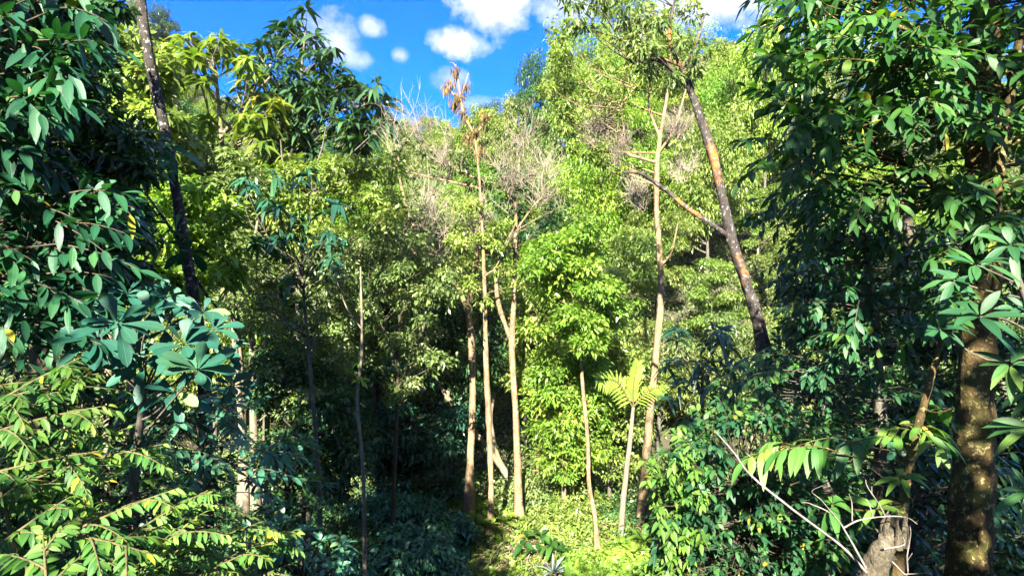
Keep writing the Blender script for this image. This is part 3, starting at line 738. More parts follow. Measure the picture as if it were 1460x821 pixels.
# patchy leaning trunk
G = guided('leaning_patchy_tree', 'dark trunk leaning left with orange and white bark patches', 'tree',
           [(1108, 620, 13, 34), (1094, 540, 13, 33), (1084, 470, 13, 30), (1066, 410, 13, 24), (1046, 350, 13, 22), (1030, 280, 13, 21), (1014, 215, 13, 20), (999, 170, 13, 19), (985, 130, 13, 16), (972, 95, 13, 12)], 'bark_patch',
           [[(1044, 345, 13, 12), (1012, 318, 13, 10), (980, 297, 13, 10), (945, 268, 13, 9), (912, 247, 13, 8), (888, 246, 13, 6)], [(985, 130, 13, 10), (950, 92, 13, 9), (925, 85, 13, 7), (905, 92, 13, 5)], [(975, 100, 13, 8), (955, 60, 13, 6), (960, 10, 13, 5), (975, -30, 13, 4)],
            [(972, 95, 13, 9), (990, 70, 13, 6), (1005, 20, 13, 4)], [(925, 85, 13, 6), (890, 60, 13, 4), (860, 20, 13, 3), (820, 0, 13, 2)]])
mc = MB(); C = np.vstack([targets([(790, -30), (1000, -40), (1010, 40), (960, 100), (900, 70), (800, 20)], 34, 12, 14), targets([(900, 60), (1000, 60), (990, 120), (920, 120)], 10, 12.4, 13.4)])
clumps(mc, C, 16 / F * 13 * (.6 + .8 * rng.random(len(C))), 70, .14, .055, .55, .6, 'far', .8); connect(G['mt'], G['p'], G['r'], C, .03, .4, .005)
done(G, mc, 'olive')

# thin palm
root = thing('thin_palm', 'thin palm with a yellow-green upright frond and one arching frond', 'palm', P(885, 765, 20))
mt = MB(); trunk_tube(mt, [P(884, 770, 20), P(890, 700, 20), (P(897, 640, 20)), P(903, 580, 20)], [.11, .10, .085, .06], 10, .02); mt.build('trunk', M['bark_pale'], root)
def frond(a, mid, b, n, L, w, lab, flat):
    ml, ms = MB(), MB(); p, r = smooth([a, mid, b], [.035, .025, .01], 8); tubes(ms, p, r, 6)
    t = np.linspace(.12, 1, n); ix = t * (len(p) - 1); i0 = np.minimum(ix.astype(int), len(p) - 2); q = p[i0] + (p[i0 + 1] - p[i0]) * (ix - i0)[:, None]; tan = unit(p[i0 + 1] - p[i0])
    for sg in (-1, 1):
        sd = unit(np.cross(tan, flat)) * sg
        l = L * (.55 + .45 * np.sin(np.pi * np.clip(t * .85 + .15, 0, 1)))
        leaves(ml, q, tan * (1.15 if lab == 'up' else .7) + sd * (.75 if lab == 'up' else 1) - UP * (.25 if lab != 'up' else 0) + rng.normal(size=(n, 3)) * .05, np.broadcast_to(flat, (n, 3)), l, w, .22, rng.random(n), 'long', .12)
    o = ms.build('frond', M['stem'], root); k = ml.build('leaflets', M['palm'], root)
    k.parent = o
frond(P(903, 582, 20), P(880, 545, 19.8), P(852, 540, 19.4), 15, .62, .085, 'left', np.array([.25, -.8, .6]))
frond(P(903, 580, 20), P(903, 550, 20), P(909, 518, 20), 16, .50, .10, 'up', np.array([.1, -1, .15]))
frond(P(903, 580, 20), P(925, 556, 20.2), P(950, 550, 20.4), 14, .44, .075, 'right', np.array([0, -.5, .8]))

# ---------------------------------------------------------------- clearing floor plants
def shrub(name, label, px, Y, rpx, hpx, n, per, L, mat, cat='shrub', group=None, prof='far', flat=.7, stems=True, wr=.45, droop=.4):
    x = (px - 730) / F * Y; z = float(ground(x, Y)); R = rpx / F * Y; H = hpx / F * Y
    root = thing(name, label, cat, (x, Y, z), group)
    q = rdir(n); q[:, 2] = np.abs(q[:, 2]); rad = rng.random(n) ** .45
    C = np.array([x, Y, z]) + np.stack([q[:, 0] * rad * R, q[:, 1] * rad * R * .8, .12 * H + q[:, 2] * rad * H * .85], 1)
    if stems:
        ms = MB(); t = np.linspace(0, 1, 5)[None, :, None]; b = np.array([x, Y, z - .05]) + rng.normal(size=(n, 3)) * [.12, .12, 0] * R
        path = b[:, None] + (C - b)[:, None] * t - UP * .15 * H * np.sin(np.pi * t); tubes(ms, path, np.array([[.022, .018, .014, .01, .006]]) * np.ones((n, 1)), 4); ms.build('stems', M['stem'], root)
    mc = MB(); clumps(mc, C, max(R, H) * .30 * (.7 + .6 * rng.random(n)), per, L, L * wr, flat, droop, prof, .7, .45); mc.build('foliage', M[mat], root)
    return root


def rosette_plant(name, label, px, Y, n, K, L, Wd, mat, cat='plant', spread=.4, group=None, rise=.7, prof='near', h=.35, droop=.5):
    x = (px - 730) / F * Y; z = float(ground(x, Y)); root = thing(name, label, cat, (x, Y, z), group)
    C = np.array([x, Y, z + h]) + rng.normal(size=(n, 3)) * [spread, spread, .12 * h]
    ms = MB(); t = np.linspace(0, 1, 4)[None, :, None]; b = C * [1, 1, 0] + [0, 0, z - .1]; b[:, :2] = b[:, :2] * .04 + np.array([x, Y]) * .96
    tubes(ms, b[:, None] + (C - b)[:, None] * t, np.array([[.02, .017, .014, .012]]) * np.ones((n, 1)), 5); ms.build('stems', M['stem'], root)
    mc = MB(); rosettes(mc, C, UP + rng.normal(size=C.shape) * .2, K, L, Wd, droop, rise, prof, 2); mc.build('leaves', M[mat], root)


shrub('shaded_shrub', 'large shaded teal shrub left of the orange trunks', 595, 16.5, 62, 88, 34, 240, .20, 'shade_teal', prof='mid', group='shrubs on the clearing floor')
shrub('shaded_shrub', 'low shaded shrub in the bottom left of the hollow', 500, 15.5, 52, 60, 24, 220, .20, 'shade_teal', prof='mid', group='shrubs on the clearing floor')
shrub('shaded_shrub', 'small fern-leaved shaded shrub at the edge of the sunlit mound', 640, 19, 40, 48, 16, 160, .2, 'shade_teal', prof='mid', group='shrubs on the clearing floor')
shrub('sunlit_shrub', 'yellow-green low shrub on the mound below the dead snag', 712, 16.6, 42, 22, 22, 240, .12, 'fresh', group='shrubs on the clearing floor')
shrub('sunlit_shrub', 'bright leafy shrub around the foot of the wavy trunk', 850, 17.0, 52, 30, 22, 200, .17, 'fresh', prof='mid', group='shrubs on the clearing floor', wr=.6)
shrub('sunlit_shrub', 'bright shrub in front of the thin palm', 905, 17.4, 48, 36, 22, 200, .17, 'fresh', prof='mid', group='shrubs on the clearing floor', wr=.6)
shrub('sunlit_shrub', 'pale green fine-leaved shrub between the snag and the wavy trunk', 800, 20, 50, 50, 26, 240, .16, 'sunny', group='shrubs on the clearing floor')
shrub('sunlit_shrub', 'shrub with yellowing leaves behind the wavy trunk', 830, 22.5, 42, 60, 22, 200, .17, 'sunny', group='shrubs on the clearing floor')
shrub('sunlit_shrub', 'olive shrub behind the twin-stemmed trunk base', 760, 23, 44, 62, 24, 220, .17, 'olive', group='shrubs on the clearing floor')
shrub('sunlit_shrub', 'green shrub at the foot of the tall orange-based tree', 955, 21, 46, 70, 24, 220, .17, 'olive', group='shrubs on the clearing floor')
rosette_plant('broadleaf_plant', 'broad-leaved light green plants at the foot of the dead snag', 688, 20.2, 10, 6, .5, .2, 'fresh', spread=.55, h=.45)
rosette_plant('bromeliad', 'blue-grey spiky rosette in the clearing', 788, 17.0, 1, 16, .72, .10, 'grey_blade', spread=.01, rise=.75, prof='long', h=.25, droop=.35)
rosette_plant('bird_nest_fern', 'lime strap-leaved fern right of the grey rosette', 808, 16.7, 1, 12, .75, .17, 'fresh', spread=.02, rise=.85, prof='long', h=.2, droop=.3)
rosette_plant('umbrella_leaf_plant', 'low plant with round fan of yellow-green leaves before the palm', 885, 17.6, 3, 9, .6, .2, 'fresh', spread=.35, rise=.35, h=.6, droop=.25)
rosette_plant('taro_plant', 'dark broad-leaved plant between the mound and the twin-stemmed trunk', 765, 18.5, 7, 6, .55, .22, 'bigright', spread=.45, h=.5)
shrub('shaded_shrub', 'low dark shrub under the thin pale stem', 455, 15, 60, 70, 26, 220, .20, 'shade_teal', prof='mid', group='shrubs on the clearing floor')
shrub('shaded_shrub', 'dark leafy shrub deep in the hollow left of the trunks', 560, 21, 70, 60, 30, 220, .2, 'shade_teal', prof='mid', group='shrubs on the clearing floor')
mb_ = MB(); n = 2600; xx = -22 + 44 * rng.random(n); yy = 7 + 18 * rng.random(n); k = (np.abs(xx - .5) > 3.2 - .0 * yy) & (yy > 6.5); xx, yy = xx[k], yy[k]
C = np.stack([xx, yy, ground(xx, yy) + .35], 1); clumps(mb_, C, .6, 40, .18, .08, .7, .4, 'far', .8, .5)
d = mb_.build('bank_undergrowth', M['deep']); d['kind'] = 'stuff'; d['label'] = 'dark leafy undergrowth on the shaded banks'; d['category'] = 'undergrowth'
mb_ = MB(); n = 9000; xx = -5 + 11 * rng.random(n); yy = 14.5 + 9 * rng.random(n); C = np.stack([xx, yy, ground(xx, yy) + .02 + .05 * rng.random(n)], 1)
leaves(mb_, C, rdir(n) * [1, 1, .25], UP + rdir(n) * .6, .12 + .1 * rng.random(n), .06, .1, None, 'far')
d = mb_.build('leaf_litter', M['dry']); d['kind'] = 'stuff'; d['label'] = 'fallen dry brown leaves littering the clearing floor'; d['category'] = 'leaf litter'
for lab, a, c, w in [('mossy fallen log lying in the shade left of the sunlit mound', P(478, 740, 17.5), P(556, 712, 18.5), .09), ('thin grey fallen branch across the sunlit mound', P(665, 770, 18.2), P(740, 752, 18.6), .03),
                     ('pale fallen branch beside the foot of the wavy trunk', P(760, 775, 18.4), P(830, 765, 18), .03), ('dead branch leaning on the mound below the dead snag', P(690, 790, 17.2), P(726, 752, 17.6), .022)]:
    a[2] = float(ground(a[0], a[1])) + w * .8; c[2] = float(ground(c[0], c[1])) + w * .8 + (.25 if w < .05 else 0)
    root = thing('fallen_branch', lab, 'fallen branch', a); m_ = MB(); trunk_tube(m_, [a, a * .66 + c * .34 + rng.normal(size=3) * .05, a * .3 + c * .7 + rng.normal(size=3) * .05, c], [w, w * .95, w * .8, w * .5], 9, .12)
    tubes(m_, np.stack([a * .5 + c * .5, a * .4 + c * .6 + np.array([.1, 0, .3]), a * .3 + c * .7 + np.array([.2, .05, .45])]), np.array([w * .5, w * .35, w * .15]), 6)
    m_.build('wood', M['bark_moss' if w > .05 else 'bark_grey'], root)
# dry stalks and fine ground cover
md = MB(); n = 5200; xx = (-.10 + .30 * rng.random(n)) * 18; yy = 16.2 + 5 * rng.random(n); k = np.hypot(xx + .2, yy - 17) < 1.6; xx[~k & (rng.random(n) < .5)] += 30
b = np.stack([xx, yy, ground(xx, yy) - .02], 1); b = b[xx < 10]
leaves(md, b, UP * .8 + rng.normal(size=b.shape) * .7, rdir(len(b)), .3 + .55 * rng.random(len(b)), .018, .5, None, 'far')
d = md.build('dry_grass', M['dry']); d['kind'] = 'stuff'; d['label'] = 'dry straw-coloured stalks over the clearing floor'; d['category'] = 'grass'
mg = MB(); n = 3600; xx = -6 + 14 * rng.random(n); yy = 15 + 12 * rng.random(n); k = rng.random(n) < sstep(-3, -.3, xx) + .45; xx, yy = xx[k], yy[k]
C = np.stack([xx, yy, ground(xx, yy) + .1], 1); clumps(mg, C, .28, 9, .16, .085, .7, .3, 'far', .7, .5)
d = mg.build('ground_cover', M['fresh']); d['kind'] = 'stuff'; d['label'] = 'low green leaves carpeting the clearing floor'; d['category'] = 'ground cover'

# ---------------------------------------------------------------- air over the valley
hz = MB(); x0, x1, y0, y1, z0, z1 = -205, 205, -65, 205, -14, 72
hv = np.array([[x, y, z] for x in (x0, x1) for y in (y0, y1) for z in (z0, z1)], float)
hz.add(hv, [[0, 1, 3, 2], [4, 6, 7, 5], [0, 4, 5, 1], [2, 3, 7, 6], [0, 2, 6, 4], [1, 5, 7, 3]])
hm = bpy.data.materials.new('haze'); hm.use_nodes = True; T = NT(hm.node_tree); T.n.clear()
pv = T.new('ShaderNodeVolumePrincipled'); pv.inputs['Color'].default_value = (.86, .92, 1.0, 1); pv.inputs['Density'].default_value = 0.0001
out = T.new('ShaderNodeOutputMaterial'); T.l.new(pv.outputs[0], out.inputs['Volume'])
h = hz.build('haze', hm); h['kind'] = 'stuff'; h['label'] = 'thin pale haze hanging over the valley'; h['category'] = 'haze'

# ---------------------------------------------------------------- left foreground
# unseen leaves added to the two big near crowns to shade the viewpoint
HOLES = []  # gaps cut in the added leaves along the sunlight, for bright dapples
def hole(px, py, Y, r):
    p = P(px, py, Y); HOLES.append((p, r))
for h in [(90, 560, 3.4, .42), (150, 500, 3.4, .3), (200, 710, 3.1, .42), (340, 760, 3.5, .42), (90, 790, 2.8, .3), (1030, 660, 6.5, .8), (960, 720, 6.6, .9), (1250, 790, 4.4, .3), (1100, 690, 4.3, .35), (1230, 700, 4.2, .35),
          (1405, 235, 6.2, .4), (1130, 120, 6.5, .7), (1190, 570, 7.8, .8), (1320, 600, 5.2, .25), (1300, 120, 6.2, .4), (1180, 350, 7.4, .5), (10, 70, 4.2, .2), (230, 215, 8.5, .6), (1230, 260, 6.2, .4)]: hole(*h)


def overhead(mc, boxes):
    c = np.concatenate([np.array(lo) + (np.array(hi) - np.array(lo)) * rng.random((n, 3)) for lo, hi, n in boxes])
    c = c[np.linalg.norm(c, axis=1) > 2.2]
    keep = np.ones(len(c), bool)
    for p, r in HOLES:
        w = c - p; al = w @ SUN; perp = np.linalg.norm(w - al[:, None] * SUN, axis=1); keep &= perp > r + .12
    c = c[keep]
    leaves(mc, c, rdir(len(c)) * [1, 1, .4], UP + rdir(len(c)) * .5, .34, .17, .3, None, 'mid')


def leafy(name, label, cat, trunk, bark, groups, mat, limbs=(), group=None, over=None, r0=.03, rise=.15, stem='stem', part='crown', flare=.2, slim=.86):
    """near tree: groups of (poly, n, (y0,y1), kind, kwargs)"""
    G = guided(name, label, cat, trunk, bark, limbs, group, flare=flare, slim=slim)
    mc = MB(); ms = G['mt']
    for poly, n, Yr, kind, kw in groups:
        kw = dict(kw); C = targets(poly, n, *Yr); bias = np.array(kw.pop('to', (0, 0, 0)), float)
        a = G['p'][np.argmin(np.linalg.norm(G['p'][None] - C[:, None], axis=2), 1)]
        dd = unit(unit(C - a) * [1, 1, .5] + bias + rng.normal(size=C.shape) * kw.pop('jit', .3))
        if kind == 'spray':
            ln = kw.pop('length') * (.7 + .6 * rng.random(n)); S0 = C - dd * ln[:, None] * .6
            connect(G['mt'], G['p'], G['r'], S0, r0, rise, .006); sprays(mc, ms, S0, dd, ln, **kw)
        elif kind == 'rosette':
            connect(G['mt'], G['p'], G['r'], C, r0, rise, .008); rosettes(mc, C, dd * .45 + UP * .8, **kw)
        else:
            connect(G['mt'], G['p'], G['r'], C, r0, rise, .006); clumps(mc, C, kw.pop('R') * (.7 + .6 * rng.random(n)), **kw)
    if over:
        k0 = mc.k; overhead(mc, over); ov = mc.v[-1]; pick = ov[rng.integers(0, len(ov), 160)]; pick = pick[(np.abs(pick[:, 0]) > 3.2) & (pick[:, 2] > 3.4)][:22]
        connect(G['mt'], G['p'], G['r'], pick, .03, .25, .008)
    G['mt'].build('trunk', M[bark], G['root']); mc.build(part, M[mat], G['root'])
    return G['root']


leafy('large_leaved_tree', 'dark tree with long drooping leaves at the left edge', 'tree', [(-120, 900, 5.5, 60), (-70, 600, 5.5, 50), (-60, 300, 5.5, 40), (-80, 0, 5.4, 30), (-100, -400, 5.2, 20)], 'bark_dark',
      [([(-20, -30), (140, -30), (130, 60), (90, 130), (60, 200), (-20, 210)], 105, (4.0, 5.8), 'spray', dict(length=.75, K=11, L=.26, Wd=.078, droop=.25, sag=.22, two=False, hang=.15, to=(.5, -.1, 0), stem_r=.007)),
       ([(-20, 200), (70, 210), (160, 260), (190, 330), (150, 400), (100, 480), (-20, 480)], 160, (4.2, 6.2), 'spray', dict(length=.7, K=11, L=.225, Wd=.068, droop=.22, sag=.2, two=False, hang=.12, to=(.6, -.1, -.1), stem_r=.007))], 'big',
      over=[((-8, -7, .6), (-.4, -1.6, 3.9), 4200), ((-12, -7, .6), (-7, 0, 5.2), 2200), ((-9.5, -.5, 2.8), (-4.3, 4.0, 5.2), 1300)], r0=.03)  # over: unseen leaf boxes added behind and beside the viewpoint for shade
leafy('small_leaved_tree', 'dense dark small-leaved tree between the left edge and the speckled trunk', 'tree', [(60, 900, 7.2, 40), (60, 400, 7.2, 34), (50, 100, 7.2, 20), (45, -10, 7.2, 8)], 'bark_dark',
      [([(-20, -20), (150, -20), (165, 20), (150, 130), (205, 200), (215, 300), (190, 420), (120, 470), (-20, 480)], 170, (6.5, 8.0), 'clump', dict(R=.30, n=190, L=.11, Wd=.048, flat=.6, droop=.4, prof='mid'))], 'deep', r0=.03)
G = guided('speckled_tree', 'slim dark slanting trunk speckled with white lichen', 'tree', [(292, 560, 9, 27), (281, 455, 9, 25), (264, 355, 9, 24), (250, 270, 9, 22), (236, 190, 9, 22), (218, 110, 9, 22), (203, 20, 9, 21), (186, -120, 9, 18), (160, -330, 9, 10)], 'bark_speck',
           [[(262, 350, 9, 7), (225, 300, 9, 5), (205, 270, 9, 3)], [(240, 230, 9, 6), (228, 215, 8.7, 4), (215, 205, 8.5, 3)], [(270, 385, 9, 7), (295, 420, 9, 5), (310, 440, 9, 4)], [(186, -120, 9, 10), (230, -200, 9, 8), (260, -300, 9, 4)]])
mc, ms = MB(), MB()
C = np.vstack([P(228, 205, 8.5), P(240, 215, 8.6), P(214, 200, 8.5), P(250, 330, 8.7), P(160, 245, 8.3), P(182, 262, 8.4), P(270, 360, 8.6), P(205, 225, 8.5)]); connect(G['mt'], G['p'], G['r'], C, .02, .2, .006)
rosettes(mc, C, UP * .6 + rng.normal(size=C.shape) * .4, 8, .42, .16, .6, .1, 'obov', 2, tint=np.array([.9, 1, .8, .9, .2, .3, .1, .7]))
C = targets([(60, -420), (330, -420), (300, -230), (120, -230)], 10, 8.2, 10); clumps(mc, C, .5, 60, .3, .13, .6, .4, 'mid'); connect(G['mt'], G['p'], G['r'], C, .03, .4)
done(G, mc, 'whorl')
leafy('green_sapling', 'bright green small-leaved sapling behind the speckled trunk', 'tree', [(180, 760, 11.5, 12), (190, 500, 11.5, 10), (200, 330, 11.5, 6)], 'bark_dark',
      [([(150, 280), (240, 250), (330, 260), (330, 400), (250, 440), (170, 420)], 60, (10.8, 12.4), 'clump', dict(R=.4, n=130, L=.17, Wd=.085, prof='mid', flat=.6))], 'fresh', r0=.025)
leafy('bright_mid_tree', 'sunlit yellow-green tree left of the speckled trunk', 'tree', [(150, 800, 16, 14), (160, 400, 16, 10), (175, 200, 16, 6)], 'bark_pale',
      [([(130, 60), (200, 40), (240, 130), (260, 250), (200, 330), (120, 260)], 70, (15, 17.5), 'clump', dict(R=.62, n=170, L=.26, Wd=.11, prof='mid', flat=.55))], 'sunny', r0=.03)

# whorl-leaved tree
G = guided('whorl_leaved_tree', 'small tree with teal whorls of large ribbed leaves', 'tree', [(180, 900, 4.9, 26), (190, 700, 4.9, 20), (205, 560, 4.8, 12)], 'bark_grey')
mc = MB()
C = np.vstack([P(168, 462, 3.9), P(215, 446, 4.2), P(262, 492, 4.0), P(282, 528, 3.8), P(235, 470, 4.4), P(140, 484, 4.2), P(305, 470, 4.6), P(325, 505, 4.7), P(205, 520, 4.4), P(250, 560, 4.4), P(130, 440, 4.6), P(290, 445, 4.8), P(190, 490, 4.6), P(330, 550, 5.0), P(180, 420, 4.8), P(235, 425, 4.9)])
connect(G['mt'], G['p'], G['r'], C, .02, .5, .007)
rosettes(mc, C, UP * .8 + np.array([.15, -.6, 0]) + rng.normal(size=C.shape) * .15, 12, np.array([.26, .25, .26, .25, .24, .26, .22, .2, .24, .24, .24, .22, .22, .22, .24, .22]), .085, .25, .2, 'obov', 2, tint=np.array([.35, .3, .35, .75, .3, .2, .4, .4, .2, .1, .2, .3, .1, .3, .2, .3]))  # brighter tint on the fourth whorl stands for sunlight on its leaves
done(G, mc, 'whorl')

# lit sprays at the left edge and the lower left corner
def spray_shrub(name, label, base, lines, mat, K, L, Wd, group=None, prof='near', droop=.35, hang=.3, cat='shrub', sub=True, ty=.25, stemr=.009):
    """stems given as pixel lines; leaves set in two rows along each, with shorter side sprays"""
    b = P(*base); gz = float(ground(b[0], b[1])); root = thing(name, label, cat, (b[0], b[1], gz), group)
    ml, ms = MB(), MB(); b0 = np.array([b[0], b[1], gz - .05])
    for (a, c) in lines:
        A, C = P(*a), P(*c); D = C - A; l = np.linalg.norm(D); t = np.linspace(0, 1, 8)[:, None]
        tubes(ms, b0 + (A - b0) * t + UP * .18 * np.linalg.norm(A - b0) * np.sin(np.pi * t) , stemr * (2.0 - t[:, 0]), 6)
        sg = .12; D2 = unit(D + UP * l * sg)
        sprays(ml, ms, [A], [D2], l, K, L, Wd, droop, sg, prof, True, .95, [.2 + .55 * rng.random()], hang, stemr, ty)
        if sub:
            for k in range(4):
                t = .12 + .2 * k + .06 * rng.random(); q = A + D2 * l * t - UP * l * sg * t * t; sd = unit(np.cross(D2, UP)) * (1 if k % 2 else -1)
                d2 = unit(D2 * .8 + sd * .75 - UP * .12 + rng.normal(size=3) * .1); l2 = l * (.45 + .2 * rng.random()) * (1 - .35 * t)
                sprays(ml, ms, [q], [d2], l2, max(8, int(K * .6)), L * .92, Wd * .92, droop, .25, prof, True, .95, [.2 + .5 * rng.random()], hang, stemr * .7, ty)
    ms.build('stems', M['stem'], root); ml.build('leaves', M[mat], root)


spray_shrub('spray_shrub', 'sunlit shrub with level leafy sprays at the left edge', (-150, 760, 3.3),
            [((-60, 610, 3.2), (130, 500, 3.4)), ((-70, 600, 3.4), (150, 528, 3.4)), ((-80, 640, 3.1), (160, 575, 3.3)), ((-60, 660, 3.5), (140, 600, 3.6)), ((-90, 700, 3.2), (150, 640, 3.3)), ((-60, 560, 3.8), (120, 540, 3.9)), ((-60, 590, 3.6), (100, 556, 3.7)), ((-70, 680, 3.8), (190, 610, 4.0)), ((-60, 730, 3.3), (120, 690, 3.5))], 'spray', 30, .085, .032, 'leafy spray shrubs in the left corner')
spray_shrub('spray_shrub', 'sunlit arching sprays with pinnate leaves in the lower left corner', (40, 1000, 3.0),
            [((40, 790, 2.9), (265, 690, 3.2)), ((80, 760, 2.8), (215, 790, 2.8)), ((70, 900, 2.5), (60, 740, 2.7)), ((-30, 800, 2.8), (110, 700, 3.0)), ((-60, 760, 3.1), (70, 660, 3.2)), ((120, 880, 3.0), (300, 720, 3.3)), ((0, 700, 3.4), (240, 630, 3.7)), ((60, 830, 3.2), (250, 740, 3.4)), ((-40, 840, 3.0), (60, 770, 3.0)), ((130, 800, 3.5), (310, 690, 3.9)), ((-40, 760, 3.6), (140, 650, 3.9)), ((0, 880, 2.7), (160, 830, 2.8))], 'spray', 32, .078, .029, 'leafy spray shrubs in the left corner')
spray_shrub('spray_shrub', 'low half-shaded sprays at the bottom edge left of the dark hollow', (230, 1000, 3.5),
            [((200, 870, 3.3), (400, 765, 3.6)), ((170, 830, 3.4), (330, 750, 3.8)), ((260, 880, 3.6), (420, 800, 3.9)), ((150, 790, 3.8), (300, 700, 4.2)), ((200, 820, 3.6), (380, 740, 4.0)), ((240, 850, 4.0), (430, 750, 4.4)), ((100, 850, 3.5), (260, 800, 3.5))], 'spray', 32, .078, .029, 'leafy spray shrubs in the left corner')
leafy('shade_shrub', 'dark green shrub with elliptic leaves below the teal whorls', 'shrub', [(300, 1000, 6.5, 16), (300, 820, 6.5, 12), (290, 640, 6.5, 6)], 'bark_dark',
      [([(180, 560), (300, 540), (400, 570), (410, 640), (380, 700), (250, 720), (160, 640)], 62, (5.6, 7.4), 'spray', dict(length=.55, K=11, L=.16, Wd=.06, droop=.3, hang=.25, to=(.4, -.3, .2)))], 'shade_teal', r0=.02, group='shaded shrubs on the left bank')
leafy('shade_shrub', 'green shrub with clustered fingered leaves beside the dark hollow', 'shrub', [(400, 1000, 8, 16), (405, 820, 8, 12), (410, 680, 8, 6)], 'bark_dark',
      [([(370, 620), (440, 620), (470, 690), (460, 760), (400, 790), (350, 720)], 60, (7.2, 8.8), 'rosette', dict(K=9, L=.20, Wd=.06, droop=.35, rise=.2, prof='near'))], 'glossy', r0=.02, group='shaded shrubs on the left bank')
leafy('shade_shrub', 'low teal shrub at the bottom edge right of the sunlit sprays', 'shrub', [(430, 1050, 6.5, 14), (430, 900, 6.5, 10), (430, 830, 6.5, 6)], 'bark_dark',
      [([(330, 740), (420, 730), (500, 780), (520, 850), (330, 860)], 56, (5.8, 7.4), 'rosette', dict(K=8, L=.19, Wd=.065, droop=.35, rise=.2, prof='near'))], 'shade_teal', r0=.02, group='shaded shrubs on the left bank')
leafy('shade_shrub', 'mid-green shrub of small two-ranked leaves between the sunlit corner sprays', 'shrub', [(120, 1100, 4.8, 20), (120, 900, 4.8, 14), (130, 720, 4.8, 8)], 'bark_dark',
      [([(-30, 590), (160, 600), (260, 680), (420, 760), (430, 850), (-30, 850)], 90, (3.9, 5.4), 'spray', dict(length=.6, K=22, L=.09, Wd=.035, droop=.3, hang=.2, sag=.15, to=(.7, -.3, .1), stem_r=.005))], 'spray', r0=.02, group='shaded shrubs on the left bank')
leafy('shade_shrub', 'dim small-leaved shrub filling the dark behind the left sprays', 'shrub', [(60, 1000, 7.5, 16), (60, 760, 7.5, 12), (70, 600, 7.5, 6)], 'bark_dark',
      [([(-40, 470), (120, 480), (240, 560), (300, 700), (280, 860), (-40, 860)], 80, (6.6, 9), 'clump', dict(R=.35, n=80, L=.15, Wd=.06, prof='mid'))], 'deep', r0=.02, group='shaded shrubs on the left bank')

# ---------------------------------------------------------------- right foreground
leafy('mossy_trunk_tree', 'big right-hand tree with mossy brown trunk and long drooping leaves', 'tree',
      [(1378, 900, 6.4, 64), (1386, 700, 6.4, 58), (1392, 540, 6.4, 54), (1400, 300, 6.4, 48), (1402, 100, 6.4, 46), (1408, -150, 6.4, 38), (1400, -400, 6.3, 24)], 'bark_moss',
      [([(1085, -40), (1480, -40), (1480, 120), (1330, 130), (1190, 190), (1110, 180), (1085, 110), (1105, 50)], 170, (5.2, 7.0), 'spray', dict(length=.75, K=12, L=.22, Wd=.076, droop=.3, sag=.25, two=False, hang=.1, to=(-.5, -.2, -.1), stem_r=.006)),
       ([(1340, 120), (1460, 110), (1450, 330), (1350, 470), (1330, 300)], 26, (5.4, 6.0), 'spray', dict(length=.6, K=11, L=.19, Wd=.07, droop=.3, sag=.25, two=True, hang=.1, to=(-.3, -.5, -.1), stem_r=.005)),
       ([(1065, 190), (1110, 130), (1330, 130), (1480, 120), (1480, 320), (1330, 320), (1210, 300), (1120, 270)], 130, (5.4, 7.4), 'spray', dict(length=.7, K=12, L=.19, Wd=.07, droop=.3, sag=.2, two=True, hang=.08, to=(-.5, -.2, -.1), stem_r=.006))], 'bigright',
      [[(1398, 430, 6.3, 18), (1412, 330, 6.05, 18), (1424, 230, 6.0, 18), (1445, 110, 6.0, 12), (1462, 0, 6.0, 9)], [(1424, 225, 6.0, 13), (1421, 110, 6.0, 12), (1412, -40, 6.0, 8)], [(1401, 130, 6.4, 16), (1330, 60, 6.2, 10), (1200, -10, 6.1, 5)], [(1400, 320, 6.4, 14), (1300, 240, 6.2, 9), (1150, 190, 6.2, 4)], [(1410, 95, 6.2, 8), (1340, 88, 5.9, 5), (1260, 100, 5.8, 3)]], slim=.84, over=[((.4, -7, .5), (9, -1.2, 9.5), 8500), ((5.2, -1, 3), (9.5, 3, 9), 1500)], r0=.03, flare=.1)  # over: unseen leaf boxes added to keep the right foreground shaded
leafy('teal_leaved_tree', 'teal-leaved tree in front of the leaning patchy trunk', 'tree', [(1260, 900, 8, 26), (1255, 600, 8, 20), (1240, 400, 8, 12), (1230, 320, 8, 6)], 'bark_grey',
      [([(1075, 290), (1130, 250), (1220, 270), (1330, 330), (1350, 480), (1250, 500), (1160, 480), (1130, 420), (1110, 350)], 160, (7.0, 8.8), 'spray', dict(length=.6, K=12, L=.17, Wd=.07, droop=.3, sag=.25, two=False, hang=.2, jit=.5, to=(-.4, -.2, 0), stem_r=.006))], 'glossy', r0=.025)
leafy('layered_tree', 'small tree with level layers of green leaves right of the clearing', 'tree', [(1190, 900, 8.6, 20), (1180, 700, 8.6, 16), (1170, 520, 8.6, 8)], 'bark_grey',
      [([(1040, 500), (1130, 480), (1330, 520), (1360, 620), (1250, 640), (1100, 610), (1000, 560)], 110, (7.2, 9.0), 'spray', dict(length=.6, K=14, L=.15, Wd=.062, droop=.3, sag=.2, two=True, hang=.2, jit=.45, tint=None, to=(-.4, -.4, .1)))], 'glossy', r0=.02)
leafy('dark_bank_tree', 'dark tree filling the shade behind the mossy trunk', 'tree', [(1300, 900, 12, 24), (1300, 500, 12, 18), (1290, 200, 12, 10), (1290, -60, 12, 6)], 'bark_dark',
      [([(1110, 380), (1300, 340), (1540, 300), (1560, 850), (1130, 850), (1110, 600)], 230, (10.5, 13.5), 'clump', dict(R=.5, n=110, L=.19, Wd=.085, prof='mid', flat=.55))], 'deep', r0=.03)
